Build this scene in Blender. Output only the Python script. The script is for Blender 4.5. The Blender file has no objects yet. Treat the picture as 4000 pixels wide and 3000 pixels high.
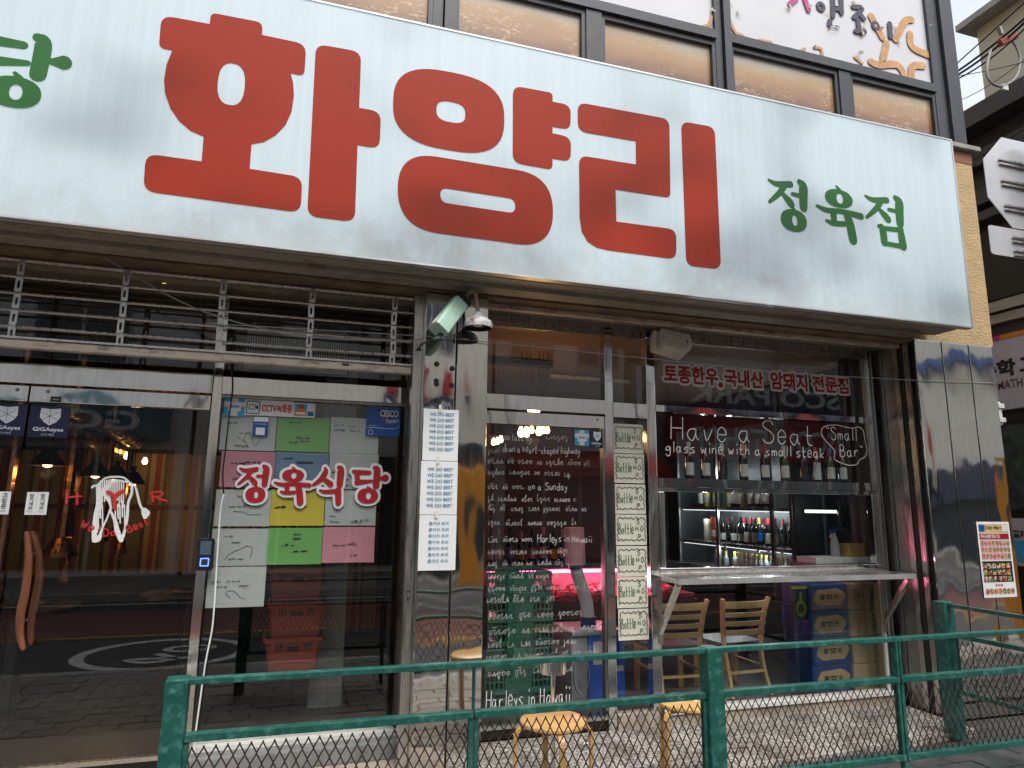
import bpy, bmesh, math, random
from mathutils import Vector, Matrix, geometry
random.seed(7)
R = math.radians
S = bpy.context.scene
COL = S.collection

# ------------------------------------------------------------------ camera
FPX, YAW, PITCH, ROLL = 2605.27, .2965, .17692, .01191
CAM = Vector((0, -4.4, 1.6))
fw = Vector((math.sin(YAW)*math.cos(PITCH), math.cos(YAW)*math.cos(PITCH), math.sin(PITCH)))
_r = Vector((math.cos(YAW), -math.sin(YAW), 0)); _u = _r.cross(fw)
r2 = _r*math.cos(ROLL) + _u*math.sin(ROLL); u2 = _u*math.cos(ROLL) - _r*math.sin(ROLL)
cd = bpy.data.cameras.new('camera'); cam = bpy.data.objects.new('camera', cd); COL.objects.link(cam)
cd.sensor_fit = 'HORIZONTAL'; cd.sensor_width = 36; cd.lens = FPX/4000*36
cd.clip_start = .05; cd.clip_end = 2000
m = Matrix((r2, u2, -fw)).transposed().to_4x4(); m.translation = CAM
cam.matrix_world = m
S.camera = cam

# ------------------------------------------------------------------ sky, sun, exposure
W = bpy.data.worlds.new('World'); S.world = W; W.use_nodes = True
nt = W.node_tree; bg = nt.nodes['Background']
sky = nt.nodes.new('ShaderNodeTexSky'); sky.sky_type = 'NISHITA'; sky.sun_disc = False
SUN_EL, SUN_AZ = R(60), R(168)
sky.sun_elevation = SUN_EL; sky.sun_rotation = SUN_AZ; sky.air_density = 1.0; sky.dust_density = 3.0
hs = nt.nodes.new('ShaderNodeHueSaturation'); hs.inputs['Saturation'].default_value = .32   # overcast: the blue washed out
nt.links.new(sky.outputs[0], hs.inputs['Color']); nt.links.new(hs.outputs[0], bg.inputs[0])
bg.inputs[1].default_value = .15
sd = bpy.data.lights.new('sun', 'SUN'); sd.energy = .6; sd.angle = R(20); sd.color = (1, .96, .9)
so = bpy.data.objects.new('sun', sd); COL.objects.link(so)
sdir = Vector((math.sin(SUN_AZ)*math.cos(SUN_EL), math.cos(SUN_AZ)*math.cos(SUN_EL), math.sin(SUN_EL)))
so.rotation_euler = sdir.to_track_quat('Z', 'Y').to_euler(); so.location = (0, -6, 14)
S.view_settings.view_transform = 'Standard'; S.view_settings.look = 'None'
S.view_settings.exposure = 1.2; S.view_settings.gamma = 1
S.cycles.use_denoising = True
S.cycles.max_bounces = 10; S.cycles.transparent_max_bounces = 24; S.cycles.sample_clamp_indirect = 6
S.cycles.caustics_reflective = False; S.cycles.caustics_refractive = False

# ------------------------------------------------------------------ measuring helpers (photo pixel -> point on a plane of the place)
def _ray(px, py): return r2*((px-2000)/FPX) - u2*((py-1500)/FPX) + fw
def F(px, py, y=0.): d = _ray(px, py); return CAM + d*((y-CAM.y)/d.y)
def FZ(px, py, z=0.): d = _ray(px, py); return CAM + d*((z-CAM.z)/d.z)
def FX(px, py, x): d = _ray(px, py); return CAM + d*((x-CAM.x)/d.x)
def BX(l, r, t, b, y):                      # box on plane y from extents measured along its centre lines
    cx, cy = (l+r)/2, (t+b)/2
    return F(l, cy, y).x, F(r, cy, y).x, F(cx, b, y).z, F(cx, t, y).z
G = .45                                     # glass plane of the shopfront
GZ = -.06                                   # pavement level

# ------------------------------------------------------------------ materials
def newmat(n):
    m = bpy.data.materials.new(n); m.use_nodes = True
    return m, m.node_tree.nodes, m.node_tree.links, m.node_tree.nodes['Principled BSDF']
def mat(n, col, rough=.6, metal=0., var=.15, scale=6., bump=0., bscale=60., spec=.5, emit=0., ecol=None, stretch=(1, 1, 1), dirt=None, damt=.5, dscale=3., rvar=.1, coat=0.):
    m, N, L, b = newmat(n)
    tc = N.new('ShaderNodeTexCoord'); mp = N.new('ShaderNodeMapping'); mp.inputs['Scale'].default_value = stretch
    geo = N.new('ShaderNodeNewGeometry')
    L.new(geo.outputs['Position'], mp.inputs[0])
    nz = N.new('ShaderNodeTexNoise'); nz.inputs['Scale'].default_value = scale; nz.inputs['Detail'].default_value = 6
    L.new(mp.outputs[0], nz.inputs['Vector'])
    cr = N.new('ShaderNodeValToRGB')
    cr.color_ramp.elements[0].position = .3; cr.color_ramp.elements[1].position = .72
    c0 = [c*(1-var) for c in col]; c1 = [min(1, c*(1+var)) for c in col]
    cr.color_ramp.elements[0].color = (*c0, 1); cr.color_ramp.elements[1].color = (*c1, 1)
    L.new(nz.outputs[0], cr.inputs[0]); out = cr.outputs[0]
    if dirt:
        n2 = N.new('ShaderNodeTexNoise'); n2.inputs['Scale'].default_value = dscale; n2.inputs['Detail'].default_value = 9; n2.inputs['Roughness'].default_value = .7
        L.new(mp.outputs[0], n2.inputs['Vector'])
        r3 = N.new('ShaderNodeValToRGB'); r3.color_ramp.elements[0].position = .5; r3.color_ramp.elements[1].position = .68
        r3.color_ramp.elements[1].color = (damt, damt, damt, 1)
        L.new(n2.outputs[0], r3.inputs[0])
        mx = N.new('ShaderNodeMix'); mx.data_type = 'RGBA'
        L.new(r3.outputs[0], mx.inputs[0]); L.new(out, mx.inputs[6]); mx.inputs[7].default_value = (*dirt, 1)
        out = mx.outputs[2]
    L.new(out, b.inputs['Base Color'])
    b.inputs['Metallic'].default_value = metal; b.inputs['Specular IOR Level'].default_value = spec
    b.inputs['Coat Weight'].default_value = coat
    mr = N.new('ShaderNodeMapRange'); mr.inputs[3].default_value = max(0.02, rough-rvar*rough*2); mr.inputs[4].default_value = min(1, rough+rvar*rough*2)
    L.new(nz.outputs[0], mr.inputs[0]); L.new(mr.outputs[0], b.inputs['Roughness'])
    if bump:
        nb = N.new('ShaderNodeTexNoise'); nb.inputs['Scale'].default_value = bscale; nb.inputs['Detail'].default_value = 4
        L.new(mp.outputs[0], nb.inputs['Vector'])
        bp = N.new('ShaderNodeBump'); bp.inputs['Strength'].default_value = bump; bp.inputs['Distance'].default_value = .01
        L.new(nb.outputs[0], bp.inputs['Height']); L.new(bp.outputs[0], b.inputs['Normal'])
    if emit:
        b.inputs['Emission Color'].default_value = (*(ecol or col), 1); b.inputs['Emission Strength'].default_value = emit
    return m
def steel(n, col=(.68, .67, .65), rough=.075, wob=.25, wscale=2.2, stretch=(1, 1, .35)):
    m, N, L, b = newmat(n)
    geo = N.new('ShaderNodeNewGeometry'); mp = N.new('ShaderNodeMapping'); mp.inputs['Scale'].default_value = stretch
    L.new(geo.outputs['Position'], mp.inputs[0])
    nz = N.new('ShaderNodeTexNoise'); nz.inputs['Scale'].default_value = wscale; nz.inputs['Detail'].default_value = 1.5
    L.new(mp.outputs[0], nz.inputs['Vector'])
    bp = N.new('ShaderNodeBump'); bp.inputs['Strength'].default_value = wob; bp.inputs['Distance'].default_value = .05
    L.new(nz.outputs[0], bp.inputs['Height']); L.new(bp.outputs[0], b.inputs['Normal'])
    m2 = N.new('ShaderNodeMapping'); m2.inputs['Scale'].default_value = (14, 14, 1.1); L.new(geo.outputs['Position'], m2.inputs[0])
    n2 = N.new('ShaderNodeTexNoise'); n2.inputs['Scale'].default_value = 3; n2.inputs['Detail'].default_value = 8; L.new(m2.outputs[0], n2.inputs['Vector'])
    mr = N.new('ShaderNodeMapRange'); mr.inputs[1].default_value = .35; mr.inputs[2].default_value = .75; mr.inputs[3].default_value = rough*.7; mr.inputs[4].default_value = rough*1.7
    L.new(n2.outputs[0], mr.inputs[0]); L.new(mr.outputs[0], b.inputs['Roughness'])
    cr = N.new('ShaderNodeValToRGB'); cr.color_ramp.elements[0].position = .3; cr.color_ramp.elements[1].position = .7
    cr.color_ramp.elements[0].color = (*col, 1); cr.color_ramp.elements[1].color = (col[0]*.9, col[1]*.885, col[2]*.86, 1)
    L.new(n2.outputs[0], cr.inputs[0]); L.new(cr.outputs[0], b.inputs['Base Color'])
    b.inputs['Metallic'].default_value = 1
    return m
def glassmat(n, tint=(.8, .82, .8), f0=.05, rough=.0):
    m, N, L, b = newmat(n); N.remove(b); o = N['Material Output']
    g = N.new('ShaderNodeNewGeometry'); d = N.new('ShaderNodeVectorMath'); d.operation = 'DOT_PRODUCT'
    L.new(g.outputs['Normal'], d.inputs[0]); L.new(g.outputs['Incoming'], d.inputs[1])
    def mth(op, a, bb):
        x = N.new('ShaderNodeMath'); x.operation = op
        for i, v in enumerate((a, bb)):
            if v is None: continue
            if isinstance(v, (int, float)): x.inputs[i].default_value = v
            else: L.new(v, x.inputs[i])
        return x.outputs[0]
    c = mth('ABSOLUTE', d.outputs['Value'], None); c = mth('SUBTRACT', 1., c); c = mth('POWER', c, 5.)
    c = mth('MULTIPLY', c, 1-f0); c = mth('ADD', c, f0)
    t = N.new('ShaderNodeBsdfTransparent'); t.inputs[0].default_value = (*tint, 1)
    gl = N.new('ShaderNodeBsdfGlossy'); gl.inputs['Roughness'].default_value = rough; gl.inputs[0].default_value = (.95, .97, 1, 1)
    mx = N.new('ShaderNodeMixShader'); L.new(c, mx.inputs[0]); L.new(t.outputs[0], mx.inputs[1]); L.new(gl.outputs[0], mx.inputs[2])
    L.new(mx.outputs[0], o.inputs[0]); return m
def emat(n, col, s):
    m, N, L, b = newmat(n); b.inputs['Base Color'].default_value = (*col, 1)
    b.inputs['Emission Color'].default_value = (*col, 1); b.inputs['Emission Strength'].default_value = s; return m
M = {}
M['glass'] = glassmat('window_glass', (.94, .95, .94), f0=.042)
M['film_glass'] = glassmat('clear_sheet', (.97, .97, .97), .03)
M['steel'] = steel('polished_steel')
M['steel_w'] = steel('wavy_polished_steel', wob=.32, wscale=1.5, stretch=(1.6, 1, .8), rough=.045)
M['steel_b'] = steel('brushed_steel', (.62, .61, .59), .3, .12)
M['steel_d'] = steel('dull_grey_steel', (.34, .33, .32), .36, .1)
M['chrome'] = steel('chrome', (.8, .8, .8), .05, .0)
M['stucco'] = mat('cream_stucco', (.50, .36, .185), .85, var=.1, scale=4, bump=.9, bscale=26, stretch=(1, 1, 2.2), dirt=(.2, .15, .09), damt=.35, dscale=9)
M['redband'] = mat('red_brown_stucco', (.27, .12, .075), .85, var=.12, bump=.7, bscale=40)
M['cap'] = mat('stone_coping', (.3, .29, .27), .8, var=.2, scale=12, bump=.3)
M['beam'] = mat('stained_beam', (.17, .125, .075), .8, var=.3, scale=5, bump=.4, bscale=30, dirt=(.07, .055, .04), damt=.8, dscale=4)
M['soffit'] = mat('sign_underside', (.30, .27, .22), .6, var=.12, scale=3, dirt=(.12, .1, .075), damt=.8, dscale=6)
M['darkframe'] = mat('charcoal_painted_steel', (.028, .03, .037), .42, var=.2, scale=10, dirt=(.1, .1, .1), damt=.2, dscale=12)
M['rust_cream'] = mat('chipped_cream_paint', (.50, .44, .35), .6, var=.1, scale=14, dirt=(.13, .07, .035), damt=.95, dscale=11, stretch=(.6, 1, 1.6))
M['black'] = mat('black_plastic', (.012, .012, .013), .35, var=.2)
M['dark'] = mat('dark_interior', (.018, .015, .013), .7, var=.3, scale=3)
M['white'] = mat('white_paper', (.74, .76, .76), .75, var=.03, scale=3)
M['cream_paper'] = mat('cream_paper', (.66, .65, .53), .8, var=.05, scale=4)
M['ink_teal'] = mat('teal_print', (.03, .19, .33), .7)
M['ink_black'] = mat('black_marker', (.015, .016, .03), .6)
M['ink_grey'] = mat('grey_marker', (.13, .14, .15), .6)
M['ink_green'] = mat('green_marker', (.02, .1, .03), .6)
M['chalk'] = mat('white_paint_marker', (.82, .82, .8), .7, var=.08, scale=50)
M['chalk_thin'] = mat('thin_white_marker', (.62, .62, .6), .7, var=.25, scale=30)
M['fence'] = mat('green_fence_paint', (.008, .088, .068), .38, var=.18, scale=9, bump=.12, bscale=50, dirt=(.09, .26, .22), damt=.7, dscale=24)
M['mesh'] = mat('brown_mesh_wire', (.03, .014, .011), .5, var=.25, scale=30)
M['wood_y'] = mat('varnished_birch', (.62, .36, .13), .38, var=.16, scale=3, stretch=(6, 6, 1.2), coat=.25)
M['chairwood'] = mat('beech_chair_wood', (.68, .48, .22), .45, var=.15, scale=3, stretch=(4, 4, 1))
M['handlewood'] = mat('reddish_handle_wood', (.17, .06, .03), .42, var=.3, scale=4, stretch=(8, 8, .8))
M['mint'] = mat('mint_metal', (.34, .52, .42), .45, var=.08, dirt=(.2, .2, .15), damt=.5, dscale=14)
M['offwhite'] = mat('offwhite_plastic', (.68, .67, .62), .5, var=.08, dirt=(.25, .23, .19), damt=.5, dscale=12)
M['rusty_white'] = mat('rusty_white_enamel', (.6, .6, .6), .5, var=.06, scale=20, dirt=(.16, .06, .025), damt=1, dscale=16)
M['rust'] = mat('rusty_pipe', (.33, .27, .23), .6, var=.3, scale=20, dirt=(.18, .07, .03), damt=.9, dscale=14)

# ------------------------------------------------------------------ mesh builder
class MB:
    def __init__(s): s.v = []; s.f = []
    def add(s, vs, fs):
        n = len(s.v); s.v += [tuple(p) for p in vs]; s.f += [tuple(i+n for i in f) for f in fs]; return s
    def box(s, x0, x1, y0, y1, z0, z1, mx=None):
        vs = [Vector((x, y, z)) for x in (x0, x1) for y in (y0, y1) for z in (z0, z1)]
        if mx is not None: vs = [mx @ p for p in vs]
        return s.add(vs, [(0, 1, 3, 2), (4, 6, 7, 5), (0, 4, 5, 1), (2, 3, 7, 6), (0, 2, 6, 4), (1, 5, 7, 3)])
    def bar(s, a, b, w, h=None, up=(0, 0, 1)):          # rectangular bar from a to b
        a, b = Vector(a), Vector(b); h = h or w; d = (b-a).normalized(); u = Vector(up)
        sx = d.cross(u); sx = sx.normalized() if sx.length > 1e-4 else Vector((1, 0, 0)); uz = sx.cross(d)
        vs = [p + sx*(i*w/2) + uz*(j*h/2) for p in (a, b) for i in (-1, 1) for j in (-1, 1)]
        return s.add(vs, [(0, 1, 3, 2), (4, 6, 7, 5), (0, 4, 5, 1), (2, 3, 7, 6), (0, 2, 6, 4), (1, 5, 7, 3)])
    def tube(s, pts, r, n=8, caps=True):
        pts = [Vector(p) for p in pts]; rs = r if isinstance(r, (list, tuple)) else [r]*len(pts)
        rings = []; ref = None
        for i, p in enumerate(pts):
            d = (pts[min(i+1, len(pts)-1)] - pts[max(i-1, 0)]).normalized()
            if ref is None: ref = d.orthogonal().normalized()
            ref = (ref - d*ref.dot(d)).normalized(); b = d.cross(ref)
            rings.append([p + (ref*math.cos(a)+b*math.sin(a))*rs[i] for a in [2*math.pi*k/n for k in range(n)]])
        vs = [q for rg in rings for q in rg]; fs = []
        for i in range(len(rings)-1):
            for k in range(n): fs.append((i*n+k, i*n+(k+1) % n, (i+1)*n+(k+1) % n, (i+1)*n+k))
        if caps: fs.append(tuple(range(n-1, -1, -1))); fs.append(tuple((len(rings)-1)*n+k for k in range(n)))
        return s.add(vs, fs)
    def lathe(s, prof, c=(0, 0, 0), n=16, a0=0., a1=2*math.pi, mx=None):
        full = abs(a1-a0-2*math.pi) < 1e-4; k = n if full else n+1
        vs = [Vector((c[0]+r*math.cos(a0+(a1-a0)*i/n), c[1]+r*math.sin(a0+(a1-a0)*i/n), c[2]+z)) for r, z in prof for i in range(k)]
        if mx is not None: vs = [mx @ p for p in vs]
        fs = []
        for j in range(len(prof)-1):
            for i in range(k if full else k-1):
                i2 = (i+1) % k; fs.append((j*k+i, j*k+i2, (j+1)*k+i2, (j+1)*k+i))
        return s.add(vs, fs)
    def poly(s, loops, y0, y1=None):                      # outline(s) in the xz plane at y0 (front), optional depth to y1
        L3 = [[Vector((p[0], p[1], 0)) for p in lp] for lp in loops]
        tri = geometry.tessellate_polygon(L3); flat = [p for lp in loops for p in lp]
        fs = []
        for t in tri:
            a, b, c = [flat[i] for i in t]
            fs.append(t if (b[0]-a[0])*(c[1]-a[1])-(b[1]-a[1])*(c[0]-a[0]) > 0 else (t[0], t[2], t[1]))
        s.add([(p[0], y0, p[1]) for p in flat], fs)
        if y1 is not None:
            for lp in loops:
                n = len(lp); s.add([(p[0], y, p[1]) for y in (y0, y1) for p in lp], [(i, (i+1) % n, n+(i+1) % n, n+i) for i in range(n)])
        return s
    def build(s, name, material, parent=None, smooth=False, bevel=0):
        me = bpy.data.meshes.new(name); me.from_pydata(s.v, [], s.f); me.update()
        if smooth: me.shade_smooth(); me.set_sharp_from_angle(angle=R(40))
        me.materials.append(M[material] if isinstance(material, str) else material)
        o = bpy.data.objects.new(name, me); COL.objects.link(o)
        if parent: o.parent = parent
        if bevel:
            bv = o.modifiers.new('bevel', 'BEVEL'); bv.width = bevel; bv.segments = 2; bv.limit_method = 'ANGLE'
        return o
def tag(o, label=None, cat=None, group=None, kind=None):
    if label: o['label'] = label
    if cat: o['category'] = cat
    if group: o['group'] = group
    if kind: o['kind'] = kind
    return o
def thing(name, label, cat, loc=(0, 0, 0), group=None):
    o = bpy.data.objects.new(name, None); COL.objects.link(o); o.location = loc; o.empty_display_size = .1
    return tag(o, label, cat, group)
def B(name, x0, x1, y0, y1, z0, z1, m, parent=None, bevel=0):
    if parent is not None and parent.location.length > 0:
        l = parent.location; x0 -= l.x; x1 -= l.x; y0 -= l.y; y1 -= l.y; z0 -= l.z; z1 -= l.z
    return MB().box(x0, x1, y0, y1, z0, z1).build(name, m, parent, bevel=bevel)
def copy_tree(o, parent=None):
    c = o.copy(); COL.objects.link(c); c.parent = parent
    for ch in o.children: copy_tree(ch, c)
    return c
def smooth2(pts, k=5):                                    # Catmull-Rom through points of any dimension
    if len(pts) < 3: return [tuple(p) for p in pts]
    out = []; P = [pts[0]] + list(pts) + [pts[-1]]
    for i in range(1, len(P)-2):
        for j in range(k):
            t = j/k
            out.append(tuple(.5*((2*b)+(-a+c)*t+(2*a-5*b+4*c-d)*t*t+(-a+3*b-3*c+d)*t**3) for a, b, c, d in zip(P[i-1], P[i], P[i+1], P[i+2])))
    return out + [tuple(pts[-1])]
def round_poly(pts, n=6):                                  # pts (x, z, r)
    out = []; N = len(pts)
    for i, p in enumerate(pts):
        r = p[2] if len(p) > 2 else 0; a = Vector(pts[i-1][:2]); b = Vector(p[:2]); c = Vector(pts[(i+1) % N][:2])
        if r <= 0: out.append(tuple(b)); continue
        d1 = (a-b); d2 = (c-b); r1 = min(r, d1.length*.49, d2.length*.49); p1 = b+d1.normalized()*r1; p2 = b+d2.normalized()*r1
        for k in range(n+1):
            t = k/n; q = p1.lerp(b, t).lerp(b.lerp(p2, t), t)
            out.append(tuple(q))
    return out
def ell(cx, cz, rx, rz, n=28, pw=2.): 
    o = []
    for k in range(n):
        a = 2*math.pi*k/n; c, s_ = math.cos(a), math.sin(a)
        o.append((cx+rx*math.copysign(abs(c)**(2/pw), c), cz+rz*math.copysign(abs(s_)**(2/pw), s_)))
    return o
def brush_outline(pts, grow=0.):                           # pts (x, z, full width) -> closed outline with round ends
    P = smooth2(pts, 5); Lf, Rt = [], []
    for i, (x, z, w) in enumerate(P):
        a = Vector(P[max(i-1, 0)][:2]); b = Vector(P[min(i+1, len(P)-1)][:2]); d = (b-a).normalized(); n = Vector((-d.y, d.x)); h = w/2+grow
        Lf.append((x+n.x*h, z+n.y*h)); Rt.append((x-n.x*h, z-n.y*h))
        if i == 0: d0, h0 = d, h
        if i == len(P)-1: d1, h1 = d, h
    def cap(c, d, h, sgn):
        n = Vector((-d.y, d.x)); return [(c[0]+n.x*h*math.cos(t)*1+d.x*h*math.sin(t), c[1]+n.y*h*math.cos(t)+d.y*h*math.sin(t)) for t in [math.pi*k/6 for k in range(1, 6)]]
    end = cap(P[-1], d1, h1, 1); st = cap(P[0], -d0, h0, 1)
    return Lf + end + Rt[::-1] + st
def ribbon(mb, pts, w, y, k=4, sm=True):
    P = smooth2(pts, k) if sm else pts
    vs = []
    for i, p in enumerate(P):
        a = Vector(P[max(i-1, 0)]); b = Vector(P[min(i+1, len(P)-1)]); d = (b-a)
        d = d.normalized() if d.length > 1e-6 else Vector((1, 0)); n = Vector((-d.y, d.x))*w/2
        vs += [(p[0]+n.x, y, p[1]+n.y), (p[0]-n.x, y, p[1]-n.y)]
    mb.add(vs, [(2*i, 2*i+1, 2*i+3, 2*i+2) for i in range(len(P)-1)])
# typeset text
def text_mesh(body, bold=0.):
    c = bpy.data.curves.new('t', 'FONT'); c.body = body; c.offset = bold; c.resolution_u = 3
    o = bpy.data.objects.new('t', c); COL.objects.link(o)
    bpy.context.view_layer.update()
    me = bpy.data.meshes.new_from_object(o.evaluated_get(bpy.context.evaluated_depsgraph_get()))
    bpy.data.objects.remove(o); bpy.data.curves.remove(c); return me
def text(name, body, x0, x1, z0, z1, y, m, parent=None, bold=0., mirror=False, ref=None, plane='y', rot=0.):
    me = text_mesh(body, bold); rf = text_mesh(body, 0.) if bold else me
    xs = [v.co.x for v in rf.vertices]; ys = [v.co.y for v in rf.vertices]
    ax, bx, ay, by = min(xs), max(xs), min(ys), max(ys)
    sx = (x1-x0)/max(bx-ax, 1e-6); sz = (z1-z0)/max(by-ay, 1e-6)
    for v in me.vertices:
        u = (v.co.x-ax)*sx; w = z0+(v.co.y-ay)*sz
        u = x1-u if mirror else x0+u
        if rot:
            cx, cz = (x0+x1)/2, (z0+z1)/2; du, dw = u-cx, w-cz
            u, w = cx+du*math.cos(rot)-dw*math.sin(rot), cz+du*math.sin(rot)+dw*math.cos(rot)
        v.co = (u, y, w) if plane == 'y' else ((y, -u, w) if plane == 'x' else (u, w, y))
    me.name = name; me.materials.clear(); me.materials.append(M[m] if isinstance(m, str) else m)
    o = bpy.data.objects.new(name, me); COL.objects.link(o)
    if parent:
        o.parent = parent
        if parent.location.length > 0: me.transform(Matrix.Translation(-parent.location))
    return o
# handwriting: single-stroke letters, x 0-6, baseline 2, x-height 5, cap 8, descender 0
HW = dict(a='45 25 14 13 22 32 44|45 43 52', b='18 12|13 22 32 43 44 35 25 14', c='45 35 25 14 13 22 32 42', d='44 35 25 14 13 22 32 43|48 42', e='14 34 44 45 36 26 15 14 13 22 32 43',
 f='48 38 27 22|15 45', g='44 35 25 14 13 23 33 44|45 41 30 20 11', h='18 12|14 25 35 44 42', i='25 22|27 28', j='35 31 20 10|37 38', k='18 12|45 13|23 42', l='28 22', m='15 12|14 25 34 32|34 45 54 52',
 n='15 12|14 25 35 44 42', o='25 14 13 22 32 43 44 35 25', p='15 10|14 25 35 44 43 32 22 13', r='15 12|13 25 35 45', s='45 35 25 14 24 33 43 32 12', t='28 23 32 42|15 45', u='15 13 22 32 44|45 42',
 v='15 22 45', w='15 22 34 42 55', y='15 24 33|45 20 10', S='57 48 28 17 26 45 54 53 42 22 13', H='18 12|58 52|15 55', B='18 12|18 38 47 46 35 15|35 45 54 53 42 12', P='18 12|18 48 57 56 45 15', O='38 26 24 32 52 64 66 58 38',
 Y='18 35|58 35 32', R='18 12|18 48 57 56 45 15|35 52', W='18 22 36 42 58', D='18 12|18 38 56 54 42 12')
HW["'"] = '28 27'; HW['-'] = '14 44'; HW[','] = '22 11'; HW['"'] = '18 27|38 37'; HW['A'] = '12 38 52|24 44'
def handtext(mb, body, x0, x1, z0, z1, y, w, jit=.12, mirror=False, slant=.1, rnd=random):
    segs = []; cx = 0
    for ch in body:
        if ch == ' ': cx += 3.2; continue
        s_ = HW.get(ch, HW['u']); jx, jz, js = rnd.uniform(-jit, jit)*2, rnd.uniform(-jit, jit)*3, 1+rnd.uniform(-jit, jit)
        mxx = 0
        for st in s_.split('|'):
            p = [(int(q[0]), int(q[1])) for q in st.split()]; mxx = max(mxx, max(a for a, b in p))
            segs.append([(cx+jx+(a+(b-2)*slant)*js, (b-2)*js+jz) for a, b in p])
        cx += mxx+1.1
    if not segs: return
    X = [p[0] for s_ in segs for p in s_]; ax, bx = min(X), max(X)
    lo, hi = 0, 6
    for q, s_ in enumerate(segs):
        pts = []
        for a, b in s_:
            u = (a-ax)/(bx-ax); u = 1-u if mirror else u
            pts.append((x0+u*(x1-x0), z0+(b-lo)/(hi-lo)*(z1-z0)))
        ribbon(mb, pts, w, y-(q % 5)*.0002, 4)
def scribble(nw, rnd):                                     # unreadable marker words
    return ' '.join(''.join(rnd.choice('unrecalmoeisvt') for _ in range(rnd.randint(2, 5))) for _ in range(nw))
def cursive(mb, x0, x1, z0, h, y, w, rnd):                # unreadable joined-up marker words
    x = x0
    while x < x1-.02:
        n = rnd.randint(2, 6); pts = []; lw = h*rnd.uniform(.42, .6); base = z0+rnd.uniform(-.06, .06)*h
        for i in range(n):
            u = rnd.random(); up = h*(1. if u < .16 else .5+rnd.uniform(-.06, .08)); dn = -.38*h if u > .9 else 0
            t = rnd.random(); xx = x+i*lw
            if t < .4: pts += [(xx+.12*lw+up*.18, base+up), (xx+.2*lw, base+dn+.02*h), (xx+.55*lw, base+.06*h)]
            elif t < .75: pts += [(xx+.6*lw, base+.42*h), (xx+.25*lw, base+.45*h), (xx+.12*lw, base+.18*h), (xx+.38*lw, base+dn), (xx+.7*lw, base+.3*h)]
            else: pts += [(xx+.1*lw, base), (xx+.3*lw+up*.15, base+up), (xx+.55*lw, base+dn), (xx+.85*lw, base+.25*h)]
        pts = [(a, b) for a, b in pts if a < x1]
        if len(pts) > 2: ribbon(mb, pts, w*rnd.uniform(.75, 1.15), y-rnd.randint(0, 4)*.0002, 3)
        if rnd.random() < .3: ribbon(mb, [(x+lw*.6, base+.72*h), (x+lw*1.5, base+.76*h)], w*.8, y-.001, 2)
        x += n*lw+h*rnd.uniform(.35, .7)
def catenary(a, b, sag, n=14):
    a, b = Vector(a), Vector(b); return [a.lerp(b, t/n) - Vector((0, 0, sag*4*(t/n)*(1-t/n))) for t in range(n+1)]

# ================================================================== the setting
M['asphalt'] = mat('asphalt', (.055, .055, .055), .85, var=.25, scale=30, bump=.4, bscale=150)
M['redlane'] = mat('red_lane_paint', (.16, .065, .055), .8, var=.2, scale=10)
M['roadwhite'] = mat('worn_road_paint', (.6, .6, .57), .8, var=.15, scale=25)
M['roadyellow'] = mat('yellow_road_paint', (.6, .36, .03), .8, var=.15, scale=25)
M['paver'] = mat('grey_paver', (.24, .22, .19), .85, var=.3, scale=1.7, bump=.3, bscale=80)
M['paver_dark'] = mat('dark_paver', (.052, .056, .055), .75, var=.35, scale=9, bump=.35, bscale=90, dirt=(.11, .115, .11), damt=.5, dscale=7)
M['joint'] = mat('paver_joint', (.05, .047, .042), .95)
M['kerb'] = mat('granite_kerb', (.33, .32, .3), .8, var=.2, scale=40)
M['step'] = mat('grey_stone_step', (.2, .205, .2), .6, var=.2, scale=6, dirt=(.1, .09, .08), damt=.6, dscale=5)
M['conc'] = mat('beige_concrete', (.36, .31, .24), .8, var=.18, scale=4, bump=.2, dirt=(.12, .1, .08), damt=.7, dscale=3.5)
def pebble():
    m, N, L, b = newmat('pebble_wash'); g = N.new('ShaderNodeNewGeometry')
    v = N.new('ShaderNodeTexVoronoi'); v.inputs['Scale'].default_value = 75; L.new(g.outputs['Position'], v.inputs['Vector'])
    sp = N.new('ShaderNodeSeparateColor'); L.new(v.outputs['Color'], sp.inputs[0])
    cr = N.new('ShaderNodeValToRGB'); e = cr.color_ramp.elements; e[0].color = (.05, .045, .04, 1); e[1].color = (.58, .56, .5, 1)
    for p, c in ((.25, (.17, .155, .13, 1)), (.55, (.36, .33, .28, 1)), (.8, (.45, .44, .41, 1))): x = e.new(p); x.color = c
    L.new(sp.outputs[0], cr.inputs[0])
    n2 = N.new('ShaderNodeTexNoise'); n2.inputs['Scale'].default_value = 3.; n2.inputs['Detail'].default_value = 6; L.new(g.outputs['Position'], n2.inputs['Vector'])
    r3 = N.new('ShaderNodeValToRGB'); r3.color_ramp.elements[0].position = .35; r3.color_ramp.elements[0].color = (.45, .43, .4, 1); r3.color_ramp.elements[1].position = .6
    L.new(n2.outputs[0], r3.inputs[0])
    mx = N.new('ShaderNodeMix'); mx.data_type = 'RGBA'; mx.blend_type = 'MULTIPLY'; mx.inputs[0].default_value = 1
    L.new(cr.outputs[0], mx.inputs[6]); L.new(r3.outputs[0], mx.inputs[7]); L.new(mx.outputs[2], b.inputs['Base Color'])
    bp = N.new('ShaderNodeBump'); bp.inputs['Strength'].default_value = .6; bp.inputs['Distance'].default_value = .004; bp.invert = True
    L.new(v.outputs['Distance'], bp.inputs['Height']); L.new(bp.outputs[0], b.inputs['Normal']); b.inputs['Roughness'].default_value = .7
    return m
M['pebble'] = pebble()
tag(MB().box(-90, 90, -90, 90, -.6, -.2).build('ground', 'asphalt'), kind='structure')
road = tag(B('road', -60, 60, -8.35, -2.5, -.19, -.18, 'asphalt'), kind='structure')
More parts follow.
